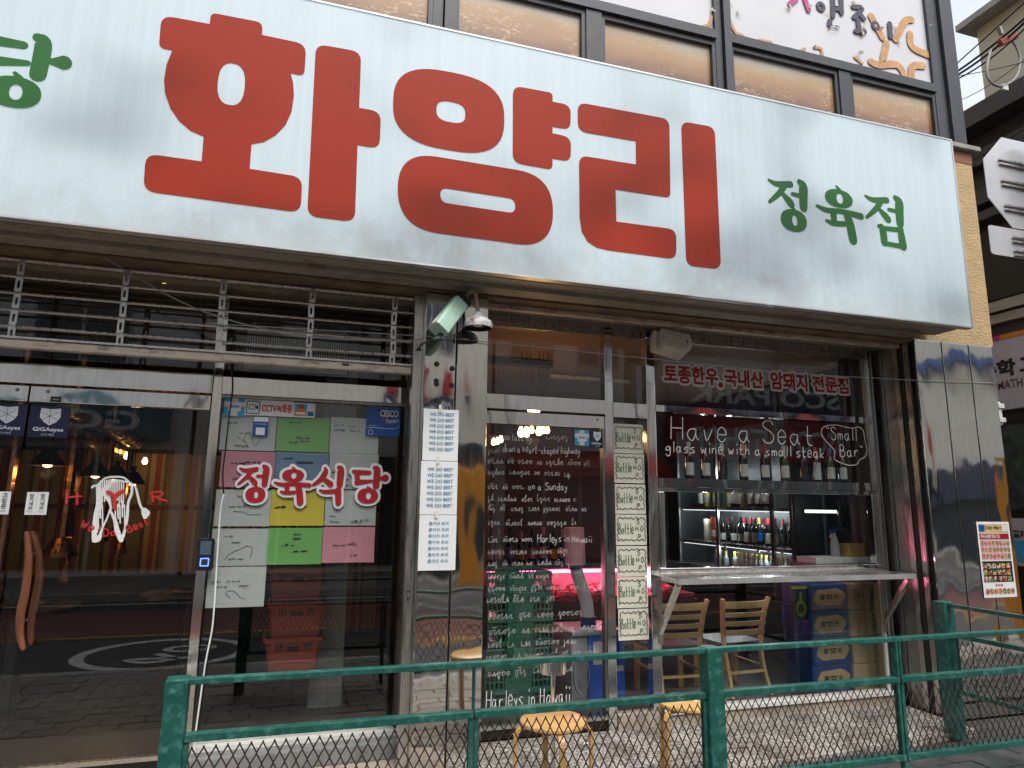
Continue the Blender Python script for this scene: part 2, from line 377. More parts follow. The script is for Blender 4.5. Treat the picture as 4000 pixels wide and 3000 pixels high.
tag(B('bus_lane', -60, 60, -7.2, -5.05, -.18, -.176, 'redlane'), kind='structure')
tag(B('lane_line', -60, 60, -5.0, -4.92, -.18, -.175, 'roadyellow'), kind='structure')
tag(B('edge_line', -60, 60, -8.05, -7.95, -.18, -.175, 'roadwhite'), kind='structure')
mk = MB()                                                  # speed limit roundel painted on the road, mirrored in the door glass
def flat(mb, loops, z):
    t = MB().poly(loops, 0); mb.add([(p[0], p[2], z) for p in t.v], t.f)
flat(mk, [ell(-1.45, -3.78, .95, .86, 40), ell(-1.45, -3.78, .81, .73, 40)], -.174)
flat(mk, [brush_outline([(-.98+.12-.06*math.cos(a)*4, -3.45-.3*a/math.pi*1.0, .1) for a in [0]] + [(-1.75, -3.5, .1), (-1.55, -3.3, .1), (-1.3, -3.45, .1), (-1.5, -3.72, .1)])[3:]], -.1735)
flat(mk, [ell(-1.2, -3.98, .3, .22, 30), ell(-1.2, -3.98, .19, .12, 30)], -.173)
tag(mk.build('road_marking', 'roadwhite'), kind='structure')
pave = tag(B('pavement', -60, 60, -2.36, 12, -.19, GZ-.02, 'joint'), kind='structure')
far = tag(B('far_pavement', -60, 60, -11.6, -8.5, -.19, -.06, 'paver'), kind='structure')
kb = MB().box(-.49, .49, -2.5, -2.365, -.19, GZ+.004).build('kerb_stone', 'kerb', pave, bevel=.012)
for i in range(-10, 12):
    c = kb.copy(); COL.objects.link(c); c.location.x = i*1.0
bpy.data.objects.remove(kb)
tag(B('far_kerb', -60, 60, -8.5, -8.36, -.19, -.05, 'kerb'), kind='structure')
# pavers: those seen directly are objects, the rest one joined sheet
pm = MB().box(-.148, .148, -.073, .073, -.02, 0).build('paver', 'paver_dark', pave); pm.location = (0, 0, GZ-.3); st = MB(); npv = 0; first = True
for j in range(13):
    yy = -2.28+j*.152
    for i in range(-14, 32):
        xx = i*.302+(j % 2)*.151
        if xx > 2.0 and yy < -.36 and yy > -1.75 and npv < 270:
            c = pm if first else pm.copy()
            if not first: COL.objects.link(c)
            first = False; c.location = (xx, yy, GZ+random.uniform(-.003, .003)); c.rotation_euler.z = random.uniform(-.006, .006); npv += 1
        elif yy < -.36 or xx < 1.0:
            dz = random.uniform(-.003, .003); st.box(xx-.144, xx+.144, yy-.069, yy+.069, GZ-.02, GZ+dz)
tag(st.build('paver_field', 'paver', pave), kind='stuff')
# entrance platform: pebble wash between the facade and a dark border
pf = MB().poly([[(.95, -.50), (2.71, -.47), (4.95, -.27), (4.95, .42), (.95, .42)]], 0); pz = MB()
pz.add([(p[0], p[2], -.035) for p in pf.v], pf.f)
pz.add([(.95, -.5, -.035), (2.71, -.47, -.035), (4.95, -.27, -.035), (4.95, -.27, -.08), (2.71, -.47, -.08), (.95, -.5, -.08)], [(0, 5, 4, 1), (1, 4, 3, 2)])
tag(pz.build('pebble_platform', 'pebble'), kind='structure')
tag(B('entrance_floor', -4, .949, -.42, .40, -.09, -.038, 'conc'), kind='structure')
tag(B('step_stone', -.60, .70, .28, .52, -.04, .07, 'step', bevel=.01), kind='structure')

# ================================================================== shop building
bld = thing('shop_building', 'two storey shop building with cream stucco, steel clad pillars and charcoal framed upper windows', 'building', (0, 0, 0))
XR, XL = 5.937, -4.6
bw = MB().poly([round_poly([(XL, 3.06), (XR+.012, 3.06, .03), (XR+.012, 4.86), (XL, 4.86)])], 0, .4)
bw.build('wall', 'stucco', bld)
B('stained_beam', XL, 5.0, -.012, .3, 3.035, 3.13, 'beam', bld, bevel=.008)
B('red_band', XL, XR+.015, -.005, .4, 4.86, 4.985, 'redband', bld)
B('coping', XL, XR+.09, -.05, .42, 4.985, 5.035, 'cap', bld, bevel=.008)
B('side_wall', 5.55, XR-.02, .42, 9, GZ, 9.2, 'stucco', bld)
B('rear_wall', XL, 5.55, 8.8, 9, GZ, 9.2, 'stucco', bld)
B('left_wall', XL, XL+.3, .42, 8.8, GZ, 9.2, 'stucco', bld)
B('upper_floor_slab', XL+.3, 5.55, .4, 8.8, 3.5, 3.8, 'cap', bld)
B('roof', XL, XR, .3, 9, 9.0, 9.25, 'cap', bld)
B('lower_left_wall', XL, -3.2, .05, .42, GZ, 3.06, 'stucco', bld)
# recessed soffit behind the beam
B('recess_ceiling', -3.2, 5.02, .31, .75, 3.05, 3.2, 'soffit', bld)
# --- middle pillar
B('pillar_core', .735, 1.155, .02, .52, GZ, 3.05, 'dark', bld)
for a, b in ((.722, .936), (.946, 1.165)): B('pillar_panel', a, b, 0, .018, GZ, 3.034, 'steel_w', bld, bevel=.004)
B('pillar_side_panel', .722, .734, .02, .5, GZ, 3.034, 'steel', bld)
B('pillar_side_panel', 1.156, 1.168, .02, .5, GZ, 3.034, 'steel', bld)
hole = MB().lathe([(.0, 0), (.019, 0)], n=12, mx=Matrix.Rotation(R(90), 4, 'X')).build('bolt_hole', 'black', bld)
hp = [(1706, 1422), (1705, 1500), (1705, 1603-40), (1764, 1506), (1704, 1488), (1766, 1440)]
for i, (a, b) in enumerate(hp):
    h = hole if i == 0 else hole.copy()
    if i: COL.objects.link(h)
    h.location = F(a, b, -.002)
# --- right pillar
B('pillar_core', 5.04, 5.93, .02, .9, GZ, 3.06, 'dark', bld)
for a, b in ((5.022, 5.322), (5.334, 5.640), (5.652, 5.93)): B('pillar_panel', a, b, 0, .018, GZ, 3.058, 'steel_w', bld, bevel=.004)
B('shutter_guide', 5.0, 5.021, .06, .11, GZ, 3.05, 'steel_b', bld)
B('shutter_guide', 5.0, 5.021, .17, .22, GZ, 3.05, 'steel_b', bld)
for a, b in ((.115, .165), (.225, .34), (.348, .44)): B('return_panel', 5.006, 5.02, a, b, GZ, 3.05, 'dark' if a == .115 else 'steel_d', bld)
# --- left bay: guides, post, transoms
B('shutter_guide', .66, .72, .1, .2, GZ, 3.03, 'steel_b', bld)
B('window_jamb', .668, .733, G-.03, G+.06, GZ, 3.03, 'steel', bld)
B('door_post', -.632, -.572, G-.035, G+.05, -.04, 3.04, 'steel', bld, bevel=.004)
B('transom_bar', -3.2, -.634, G-.04, G+.04, 2.303, 2.43, 'steel_w', bld)
B('transom_bar', -.571, .667, G-.04, G+.04, 2.303, 2.42, 'steel_w', bld)
B('frame_strip', -.571, .667, G-.02, G+.03, 2.283, 2.302, 'steel_d', bld)
def pane(x0, x1, z0, z1, y=G, name='pane', m='glass', parent=bld): return B(name, x0, x1, y, y+.006, z0, z1, m, parent)
pane(-3.2, -.634, 2.431, 3.045); pane(-.571, .667, 2.421, 3.045)
B('sill', -.571, .70, G-.06, G+.05, .071, .1, 'offwhite', bld)
pane(-.571, .667, .101, 2.282)
# --- right bay
for a, b in ((2.248, 2.318), (2.62, 2.70), (4.90, 4.96)): B('mullion', a, b, G-.035, G+.05, -.04, 3.04, 'steel', bld, bevel=.004)
B('mullion', 1.168, 1.245, G-.03, G+.05, -.04, 3.04, 'steel', bld)
B('head_frame', 1.245, 4.90, G-.02, G+.05, 2.985, 3.045, 'steel_b', bld)
for a, b, c, d in ((1.246, 2.247, 2.305, 2.415), (2.319, 2.619, 2.287, 2.404), (2.701, 4.899, 2.352, 2.405)):
    B('transom_bar', a, b, G-.04, G+.04, c, d, 'steel_w', bld)
    pane(a, b, d+.001, 2.984)
    B('glazing_bead', a, b, G-.012, G-.001, 2.955, 2.984, 'steel_d', bld)
B('frame_upright', 4.862, 4.899, G-.02, G-.001, 2.406, 2.954, 'steel_b', bld)
pane(2.319, 2.619, .07, 2.286)
B('threshold', 2.319, 2.619, G-.05, G+.05, -.035, .069, 'conc', bld)
pane(2.701, 4.899, 1.815, 2.351)
B('frame_upright', 4.862, 4.899, G-.02, G-.001, 1.816, 2.351, 'steel_b', bld)
B('transom_bar', 2.701, 4.899, G-.045, G+.04, 1.745, 1.814, 'steel_w', bld)
# open-out serving window
sw = thing('serving_window', None, None, (2.701, G, 1.06)); sw.parent = bld
for a, b, c, d in ((2.703, 4.897, 1.706, 1.743), (2.703, 4.897, 1.07, 1.112), (2.703, 2.758, 1.1125, 1.7055), (4.83, 4.897, 1.1125, 1.7055)): B('frame', a, b, G-.035, G+.03, c, d, 'steel', sw, bevel=.005)
pane(2.759, 4.829, 1.113, 1.705, parent=sw)
B('sill_bar', 2.701, 4.899, G-.03, G+.04, 1.0, 1.068, 'steel_b', bld)
pane(2.701, 4.899, .07, .999)
B('frame_upright', 4.86, 4.885, G-.02, G-.001, .071, .998, 'offwhite', bld)
B('sill', 2.701, 4.96, G-.07, G+.05, .045, .07, 'offwhite', bld)
B('sill_wall', 2.701, 4.96, G-.055, G+.05, -.06, .0445, 'conc', bld)
# --- floors and inner walls of the shop
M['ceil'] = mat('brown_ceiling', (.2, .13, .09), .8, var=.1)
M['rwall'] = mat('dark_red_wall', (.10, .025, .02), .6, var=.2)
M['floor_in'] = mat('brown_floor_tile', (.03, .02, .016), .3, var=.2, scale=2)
B('inner_floor', -4.3, 5.0, .46, 7, -.04, .03, 'floor_in', bld)
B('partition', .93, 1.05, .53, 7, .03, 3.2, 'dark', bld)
B('inner_back_wall', 1.05, 5.5, 4.9, 5.0, .03, 3.2, 'rwall', bld)
B('inner_ceiling', 1.05, 5.5, .76, 5, 3.08, 3.3, 'ceil', bld)
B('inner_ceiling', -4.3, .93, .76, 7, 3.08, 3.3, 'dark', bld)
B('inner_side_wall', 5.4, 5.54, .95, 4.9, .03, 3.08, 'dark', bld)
B('upper_room_wall', XL+.3, 5.55, 1.2, 1.3, 3.8, 9, 'white', bld)

# --- upper storey curtain wall
UY = .06
M['film'] = None
def filmmat():
    m, N, L, b = newmat('peeling_amber_film'); tc = N.new('ShaderNodeTexCoord'); sx = N.new('ShaderNodeSeparateXYZ'); L.new(tc.outputs['Generated'], sx.inputs[0])
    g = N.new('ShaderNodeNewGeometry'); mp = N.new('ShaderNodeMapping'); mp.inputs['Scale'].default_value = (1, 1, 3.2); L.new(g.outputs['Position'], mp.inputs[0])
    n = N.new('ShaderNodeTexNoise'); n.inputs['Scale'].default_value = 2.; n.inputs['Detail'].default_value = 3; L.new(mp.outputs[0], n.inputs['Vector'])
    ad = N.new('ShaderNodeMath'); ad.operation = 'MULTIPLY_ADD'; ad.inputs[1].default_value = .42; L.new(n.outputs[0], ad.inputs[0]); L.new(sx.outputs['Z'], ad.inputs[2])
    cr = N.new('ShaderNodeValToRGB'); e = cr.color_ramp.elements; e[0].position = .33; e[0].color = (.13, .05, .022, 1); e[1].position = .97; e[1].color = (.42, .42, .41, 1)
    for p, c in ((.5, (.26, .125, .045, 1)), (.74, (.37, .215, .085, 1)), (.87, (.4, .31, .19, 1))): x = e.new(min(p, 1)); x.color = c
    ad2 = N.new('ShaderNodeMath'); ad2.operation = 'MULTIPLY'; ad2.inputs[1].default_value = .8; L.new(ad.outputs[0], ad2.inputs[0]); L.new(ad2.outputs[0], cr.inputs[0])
    mp2 = N.new('ShaderNodeMapping'); mp2.inputs['Scale'].default_value = (16, 1, 46); mp2.inputs['Rotation'].default_value = (0, .12, 0); L.new(g.outputs['Position'], mp2.inputs[0])
    n2 = N.new('ShaderNodeTexNoise'); n2.inputs['Scale'].default_value = 1.; n2.inputs['Detail'].default_value = 4; n2.inputs['Distortion'].default_value = 1.5; L.new(mp2.outputs[0], n2.inputs['Vector'])
    n3 = N.new('ShaderNodeTexNoise'); n3.inputs['Scale'].default_value = 2.4; L.new(g.outputs['Position'], n3.inputs['Vector'])
    r1 = N.new('ShaderNodeValToRGB'); r1.color_ramp.elements[0].position = .56; r1.color_ramp.elements[1].position = .62; L.new(n2.outputs[0], r1.inputs[0])
    r2_ = N.new('ShaderNodeValToRGB'); r2_.color_ramp.elements[0].position = .47; r2_.color_ramp.elements[1].position = .58; L.new(n3.outputs[0], r2_.inputs[0])
    ml = N.new('ShaderNodeMath'); ml.operation = 'MULTIPLY'; L.new(r1.outputs[0], ml.inputs[0]); L.new(r2_.outputs[0], ml.inputs[1])
    ms = N.new('ShaderNodeMath'); ms.operation = 'MULTIPLY'; ms.inputs[1].default_value = .75; L.new(ml.outputs[0], ms.inputs[0])
    mx = N.new('ShaderNodeMix'); mx.data_type = 'RGBA'; L.new(ms.outputs[0], mx.inputs[0]); L.new(cr.outputs[0], mx.inputs[6]); mx.inputs[7].default_value = (.55, .4, .2, 1)
    L.new(mx.outputs[2], b.inputs['Base Color']); b.inputs['Roughness'].default_value = .3; b.inputs['Coat Weight'].default_value = .3
    return m
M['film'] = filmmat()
M['white_film'] = mat('white_window_film', (.56, .56, .57), .35, var=.05, scale=2, coat=.3)
zt0, zt1 = 5.585, 5.70                                     # transom
def ux(px, py): return F(px, py, UY).x
zt1 = F(3100, 205, UY).z; zt0 = zt1-.085
cols = [(ux(3660, 500), ux(3758, 557), 4.6, 9.0), (ux(2785, 60), ux(2840, 60), 4.6, 9.0), (ux(1690, 60), ux(1775, 60), 4.6, 9.0)]
for a, b, c, d in cols:
    w = b-a
    B('mullion', a, a+w*.45, UY-.02, UY+.1, 5.036, d, 'darkframe', bld); B('mullion', a+w*.45+.01, b, UY-.05, UY+.1, 5.036, d, 'darkframe', bld)
ax = [(cols[1][1], cols[0][0]), (cols[2][1], cols[1][0]), (XL, cols[2][0])]
subs = [(ux(3272, 350), ux(3316, 350)), (ux(2285, 120), ux(2345, 120)), (-1.1, -1.03)]
for (a, b), (c, d) in zip(ax, subs):
    B('transom', a, b, UY-.045, UY+.1, zt0, zt1, 'darkframe', bld)
    B('mullion', c, d, UY-.03, UY+.1, 5.036, zt0-.001, 'darkframe', bld)
    for e, f in ((a, c), (d, b)):
        wn = thing('window', None, None, (e, UY, 5.036)); wn.parent = bld; del_ = wn
        for p in ((e+.001, e+.035, 5.037, zt0-.002), (f-.035, f-.001, 5.037, zt0-.002)): B('frame', *p[:2], UY-.015, UY+.05, *p[2:], 'darkframe', wn)
        B('frame', e+.036, f-.036, UY-.015, UY+.05, zt0-.05, zt0-.002, 'darkframe', wn)
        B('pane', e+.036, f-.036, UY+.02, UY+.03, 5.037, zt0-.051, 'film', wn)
    up = thing('window', None, None, (a, UY, zt1)); up.parent = bld
    B('pane', a+.001, b-.001, UY+.01, UY+.02, zt1+.001, 8.9, 'white_film', up)

# ================================================================== big signboard
SY = -.4
def signface():
    m, N, L, b = newmat('backlit_sign_sheet'); g = N.new('ShaderNodeNewGeometry')
    mp = N.new('ShaderNodeMapping'); mp.inputs['Scale'].default_value = (1, 1, 1.25); L.new(g.outputs['Position'], mp.inputs[0])
    n = N.new('ShaderNodeTexNoise'); n.inputs['Scale'].default_value = 1.05; n.inputs['Detail'].default_value = 1.; L.new(mp.outputs[0], n.inputs['Vector'])
    mr = N.new('ShaderNodeMapRange'); mr.inputs[1].default_value = .26; mr.inputs[2].default_value = .58; mr.inputs[3].default_value = .12; mr.inputs[4].default_value = 1; mr.interpolation_type = 'SMOOTHSTEP'
    L.new(n.outputs[0], mr.inputs[0])
    m2 = N.new('ShaderNodeMapping'); m2.inputs['Scale'].default_value = (22, 1, .7); L.new(g.outputs['Position'], m2.inputs[0])
    n2 = N.new('ShaderNodeTexNoise'); n2.inputs['Scale'].default_value = 1.; n2.inputs['Detail'].default_value = 5; L.new(m2.outputs[0], n2.inputs['Vector'])
    cr = N.new('ShaderNodeValToRGB'); cr.color_ramp.elements[0].position = .38; cr.color_ramp.elements[0].color = (.25, .295, .325, 1); cr.color_ramp.elements[1].position = .62; cr.color_ramp.elements[1].color = (.275, .325, .36, 1)
    L.new(n2.outputs[0], cr.inputs[0])
    # grime rising from the lower edge, patchy
    sx = N.new('ShaderNodeSeparateXYZ'); L.new(g.outputs['Position'], sx.inputs[0])
    n3 = N.new('ShaderNodeTexNoise'); n3.inputs['Scale'].default_value = 5; n3.inputs['Detail'].default_value = 12; n3.inputs['Roughness'].default_value = .75; L.new(g.outputs['Position'], n3.inputs['Vector'])
    z0 = N.new('ShaderNodeMapRange'); z0.inputs[1].default_value = 3.07; z0.inputs[2].default_value = 3.5; z0.inputs[3].default_value = .25; z0.inputs[4].default_value = -.05; L.new(sx.outputs['Z'], z0.inputs[0])
    ad = N.new('ShaderNodeMath'); ad.operation = 'ADD'; L.new(n3.outputs[0], ad.inputs[0]); L.new(z0.outputs[0], ad.inputs[1])
    r3 = N.new('ShaderNodeValToRGB'); r3.color_ramp.elements[0].position = .54; r3.color_ramp.elements[1].position = .74; r3.color_ramp.elements[1].color = (.7, .7, .7, 1); L.new(ad.outputs[0], r3.inputs[0])
    mx = N.new('ShaderNodeMix'); mx.data_type = 'RGBA'; L.new(r3.outputs[0], mx.inputs[0]); L.new(cr.outputs[0], mx.inputs[6]); mx.inputs[7].default_value = (.2, .19, .185, 1)
    L.new(mx.outputs[2], b.inputs['Base Color']); b.inputs['Roughness'].default_value = .45
    em = N.new('ShaderNodeMath'); em.operation = 'MULTIPLY_ADD'; em.inputs[1].default_value = .15; em.inputs[2].default_value = .025; L.new(mr.outputs[0], em.inputs[0])
    b.inputs['Emission Color'].default_value = (.80, .97, 1, 1); L.new(em.outputs[0], b.inputs['Emission Strength'])
    return m, n
def litvinyl(name, col, amt):
    m, N, L, b = newmat(name); g = N.new('ShaderNodeNewGeometry'); mp = N.new('ShaderNodeMapping'); mp.inputs['Scale'].default_value = (1, 1, 1.25); L.new(g.outputs['Position'], mp.inputs[0])
    n = N.new('ShaderNodeTexNoise'); n.inputs['Scale'].default_value = 1.05; n.inputs['Detail'].default_value = 1.; L.new(mp.outputs[0], n.inputs['Vector'])
    mr = N.new('ShaderNodeMapRange'); mr.inputs[1].default_value = .32; mr.inputs[2].default_value = .6; mr.interpolation_type = 'SMOOTHSTEP'; mr.inputs[4].default_value = amt; L.new(n.outputs[0], mr.inputs[0])
    b.inputs['Base Color'].default_value = (*col, 1); b.inputs['Roughness'].default_value = .5; b.inputs['Specular IOR Level'].default_value = .15
    b.inputs['Emission Color'].default_value = (*col, 1); L.new(mr.outputs[0], b.inputs['Emission Strength']); return m
M['signface'], _ = signface()
M['sign_red'] = litvinyl('red_sign_vinyl', (.21, .021, .009), .3)
M['sign_green'] = litvinyl('green_sign_vinyl', (.024, .092, .026), .3)
SX0, SX1, SZ0, SZ1 = -4.3, 5.205, 3.07, 4.768
sg = thing('shop_signboard', 'long backlit white signboard with huge red letters and green lettering', 'sign', (0, SY, SZ0))
B('sign_face', SX0, SX1-.012, SY, SY+.01, SZ0+.012, SZ1-.012, 'signface', sg)
M['trim'] = mat('pale_aluminium_trim', (.55, .55, .54), .4, metal=.6)
for a in ((SX0, SX1, SZ1-.0115, SZ1), (SX0, SX1, SZ0, SZ0+.0115), (SX1-.0115, SX1, SZ0+.012, SZ1-.012)): B('edge_trim', a[0], a[1], SY-.006, SY+.06, a[2], a[3], 'trim', sg)
B('sign_box', SX0, SX1-.02, SY+.062, -.055, SZ0+.02, SZ1-.02, 'soffit', sg)
B('bottom_lip', SX0, SX1-.16, SY+.062, SY+.19, SZ0-.004, SZ0+.019, 'soffit', sg)
B('bottom_lip', SX0, SX1-.34, SY+.2, -.06, SZ0-.03, SZ0+.019, 'soffit', sg)
C1 = lambda a, b, r=0: (a/1.659, b/1.659, r)
C2 = lambda a, b, r=0: (1300+a/1.659, b/1.659, r)
C3 = lambda a, b, r=0: (2600+a/1.58, b/1.58, r)
def W2(p, y=SY): q = F(p[0], p[1], y); return (q.x, q.z, p[2] if len(p) > 2 else 0)
def letter(outer, holes=(), m='sign_red', name='letter'):
    k = MB()
    lo = [[(x, z) for x, z in round_poly([W2(p) for p in outer])]]
    for h in holes: lo.append(h)
    k.poly([[(x, z) for x, z in l] for l in lo], SY-.0035, SY-.0005)
    o = k.build(name, m, sg); o.data.transform(Matrix.Translation(-sg.location)); return o
q = .07
def hbox(l, t, r, b, pw=2.6):                               # superellipse through four measured extremes
    L_, R_, T_, B_ = W2(l), W2(r), W2(t), W2(b)
    return ell((L_[0]+R_[0])/2, (T_[1]+B_[1])/2, (R_[0]-L_[0])/2, (T_[1]-B_[1])/2, 44, pw)
letter([C1(1360, 157), C1(1366, 83, q), C1(1702, 148, q), C1(1698, 228), C1(1985, 288, q), C1(1972, 494, q), C1(1884, 478), C1(1900, 540), C1(1905, 620), C1(1890, 725), C1(1850, 812), C1(1785, 880), C1(1710, 922), C1(1630, 937),
        C1(1618, 1095), C1(1960, 1149, q), C1(1948, 1380, q), C1(928, 1240, q), C1(946, 996, q), C1(1307, 1047), C1(1320, 887), C1(1235, 850), C1(1160, 785), C1(1105, 705), C1(1070, 605), C1(1064, 520), C1(1080, 420), C1(1117, 329), C1(1030, 312, q), C1(1046, 100, q)],
       [hbox(C1(1410, 555), C1(1490, 409), C1(1588, 540), C1(1507, 685), 2.5)])
letter([C1(2047, 286, q), C2(184, 338, q), C2(171, 700), C2(312, 726, q), C2(303, 967, q), C2(160, 942), C2(143, 1440, q), C1(1990, 1402, q)])
letter_o1 = MB().poly([hbox(C2(390, 660), C2(620, 440), C2(1111, 780), C2(885, 998), 2.7), hbox(C2(671, 717), C2(735, 656), C2(858, 745), C2(800, 800), 2.8)], SY-.0035, SY-.0005).build('letter', 'sign_red', sg)
letter_o2 = MB().poly([round_poly([W2(C2(421, 975, .34)), W2(C2(1425, 1140, .38)), W2(C2(1427, 1615, .38)), W2(C2(420, 1475, .38))], 12), round_poly([W2(C2(695, 1216, .05)), W2(C2(1182, 1292, .07)), W2(C2(1182, 1384, .05)), W2(C2(697, 1312, .06))])], SY-.0035, SY-.0005).build('letter', 'sign_red', sg)
for o in (letter_o1, letter_o2): o.data.transform(Matrix.Translation(-sg.location))
letter([C2(1167, 556, q), C2(1425, 604, q), C2(1423, 660), C2(1542, 683, q), C2(1538, 842, q*.8), C2(1423, 824), C2(1423, 865), C2(1543, 890, q), C2(1540, 1049, q*.8), C2(1423, 1030), C2(1423, 1102, q*.8), C2(1165, 1056, q)])
letter([(2256, 400, q), (2614, 466, q), (2618, 774, .04), (2404, 741), (2407, 866), (2641, 897, q), (2641, 1014, q), (2375, 979, .0), (2330, 968), (2295, 945), (2272, 905), (2264, 850), (2261, 607, q), (2484, 643), (2483, 553), (2257, 514, q)])
letter([C3(95, 749, q), C3(302, 786, q), C3(341, 1662, q), C3(127, 1640, q)])
# brush-style Korean letters drawn from strokes (coordinates of one 100-unit design)
def J(dx=0, dz=0): return [[(5, 93, 6), (22, 88, 11), (55, 92, 13)], [(42, 90, 13), (28, 72, 12), (4, 52, 7)], [(34, 72, 8), (48, 60, 15), (54, 54, 15)]]
GLY = {
 '정': (J() + [[(76, 100, 11), (84, 92, 20), (83, 72, 20), (82, 52, 18)], [(58, 74, 8), (78, 73, 9)], [(56, 49, 6), (60, 42, 9)]], [(57, 24, 30, 21, 6, 10)]),
 '점': (J() + [[(76, 100, 11), (84, 92, 20), (83, 72, 20), (82, 50, 18)], [(58, 74, 8), (78, 73, 9)], [(30, 38, 8), (38, 34, 16), (40, 8, 16)], [(84, 38, 10), (82, 30, 16), (84, 6, 18)], [(38, 35, 9), (80, 37, 11)], [(38, 6, 9), (84, 5, 11)]], []),
 '육': ([[(47, 100, 5), (53, 94, 8)], [(2, 58, 6), (22, 53, 10), (55, 55, 10), (96, 52, 13)], [(36, 52, 14), (36, 34, 12)], [(20, 34, 6), (34, 31, 10), (58, 33, 10)], [(64, 52, 14), (70, 34, 18), (74, 6, 18)]], [(50, 78, 30, 17, 7, 9)]),
 '식': ([[(36, 97, 8), (38, 86, 17), (24, 66, 15), (3, 52, 8)], [(32, 70, 10), (50, 58, 16), (56, 54, 17)], [(78, 100, 12), (85, 92, 21), (84, 54, 20)], [(24, 38, 6), (40, 34, 11), (80, 37, 12)], [(80, 37, 20), (83, 5, 18)]], []),
 '당': ([[(3, 88, 10), (14, 86, 14), (48, 86, 11)], [(12, 86, 14), (16, 60, 14)], [(14, 58, 15), (55, 63, 8)], [(62, 100, 12), (69, 92, 19), (68, 50, 19)], [(74, 70, 5), (84, 71, 12), (93, 72, 20)], [(44, 47, 5), (50, 41, 8)]], [(46, 22, 29, 21, 7, 10)])}
def brushglyph(mb, ch, x0, x1, z0, z1, y, t=None, grow=0.):
    st, rings = GLY[ch]; sx, sz = (x1-x0)/100, (z1-z0)/100
    i = 0
    for p in st:
        o = brush_outline([(a, b, w) for a, b, w in p], grow)
        mb.poly([[(x0+a*sx, z0+b*sz) for a, b in o]], y-i*.0003, None if t is None else y+t); i += 1
    for cx, cz, rx, rz, ix, iz in rings:
        lo = [ell(cx, cz, rx+grow, rz+grow, 26, 2.2)]
        if ix-grow > 1: lo.append(ell(cx+2, cz, ix-grow, max(iz-grow, 2), 16, 2.2))
        mb.poly([[(x0+a*sx, z0+b*sz) for a, b in l] for l in lo], y-i*.0003, None if t is None else y+t); i += 1
def gletter(ch, l, r, t, b):
    k = MB(); x0, x1, z0, z1 = BX(l, r, t, b, SY); brushglyph(k, ch, x0, x1, z0, z1, SY-.002)
    o = k.build('letter', 'sign_green', sg); o.data.transform(Matrix.Translation(-sg.location))
c3 = lambda a: 2600+a/1.58
gletter('정', c3(632), c3(897), 1112/1.58, 1436/1.58); gletter('육', c3(932), c3(1215), 1155/1.58, 1490/1.58); gletter('점', c3(1233), c3(1490), 1212/1.58, 1524/1.58)
gletter('당', -110, 268, 135, 430)

# ================================================================== upper window lettering remains
M['purple'] = mat('dark_violet_film', (.035, .03, .055), .5); M['magenta'] = mat('magenta_film', (.45, .03, .2), .5)
M['residue'] = mat('orange_glue_residue', (.55, .31, .15), .8, var=.2, scale=14); M['curl'] = mat('curled_film_edge', (.55, .48, .36), .7, var=.2, scale=20)
ul = thing('window_lettering', 'torn remains of purple and magenta lettering with orange glue marks on the white upper window', 'lettering', (0, UY, 5.6))
def strokes(parent, name, m, lst, y, w, dz=0):
    k = MB()
    for i, s_ in enumerate(lst):
        p = [F(a, b, y) for a, b in s_]; k.poly([brush_outline([(v.x, v.z, w) for v in p])], y-i*.0004, y+.004)
    o = k.build(name, m, parent); o.data.transform(Matrix.Translation(-parent.location)); return o
T3 = lambda lst: [[(2600+a/1.58, b/1.58) for a, b in s_] for s_ in lst]
def ring(parent, name, m, c, ro, ri, y):
    p = F(2600+c[0]/1.58, c[1]/1.58, y); r = ro/1.58/FPX*5.6*1.0; k = MB().poly([ell(p.x, p.z, r, r*1.05), ell(p.x, p.z, r*ri, r*ri)], y, y+.004)
    o = k.build(name, m, parent); o.data.transform(Matrix.Translation(-parent.location))
ring(ul, 'letter', 'purple', (960, 40), 38, .35, UY-.002); ring(ul, 'letter', 'purple', (1298, 158), 36, .35, UY-.002)
strokes(ul, 'letter', 'purple', T3([[(1035, -10), (1035, 100)], [(1085, -10), (1088, 80)], [(1040, 50), (1085, 55)], [(1015, 130), (1020, 168), (1062, 172)]]), UY-.004, .05)
strokes(ul, 'letter', 'purple', T3([[(1160, 40), (1215, 50), (1165, 105)], [(1195, 75), (1225, 115)], [(1190, 125), (1195, 180)], [(1175, 190), (1230, 195)]]), UY-.004, .05)
strokes(ul, 'letter', 'purple', T3([[(1385, 145), (1390, 225)]]), UY-.004, .055)
strokes(ul, 'letter', 'magenta', T3([[(810, -10), (770, 20)], [(860, -10), (885, 60)]]), UY-.004, .05)
for s_ in T3([[(1520, 120), (1480, 130), (1420, 240)], [(1270, 100), (1340, 230)], [(1365, 270), (1345, 360)], [(1510, 210), (1525, 290), (1640, 345)], [(1270, 380), (1320, 400), (1430, 400), (1485, 480)], [(1590, 405), (1525, 410), (1520, 490)]]):
    strokes(ul, 'glue_mark', 'residue', [s_], UY-.001, .075)
for s_ in T3([[(285, 100), (270, 150), (220, 165)], [(400, 130), (430, 195), (480, 220)], [(580, 245), (650, 260)], [(860, 300), (830, 315)], [(920, 290), (960, 300), (970, 340)], [(1170, 350), (1215, 390)]]): strokes(ul, 'glue_mark', 'residue', [s_], UY-.001, .028)
k = MB(); rr = random.Random(3)
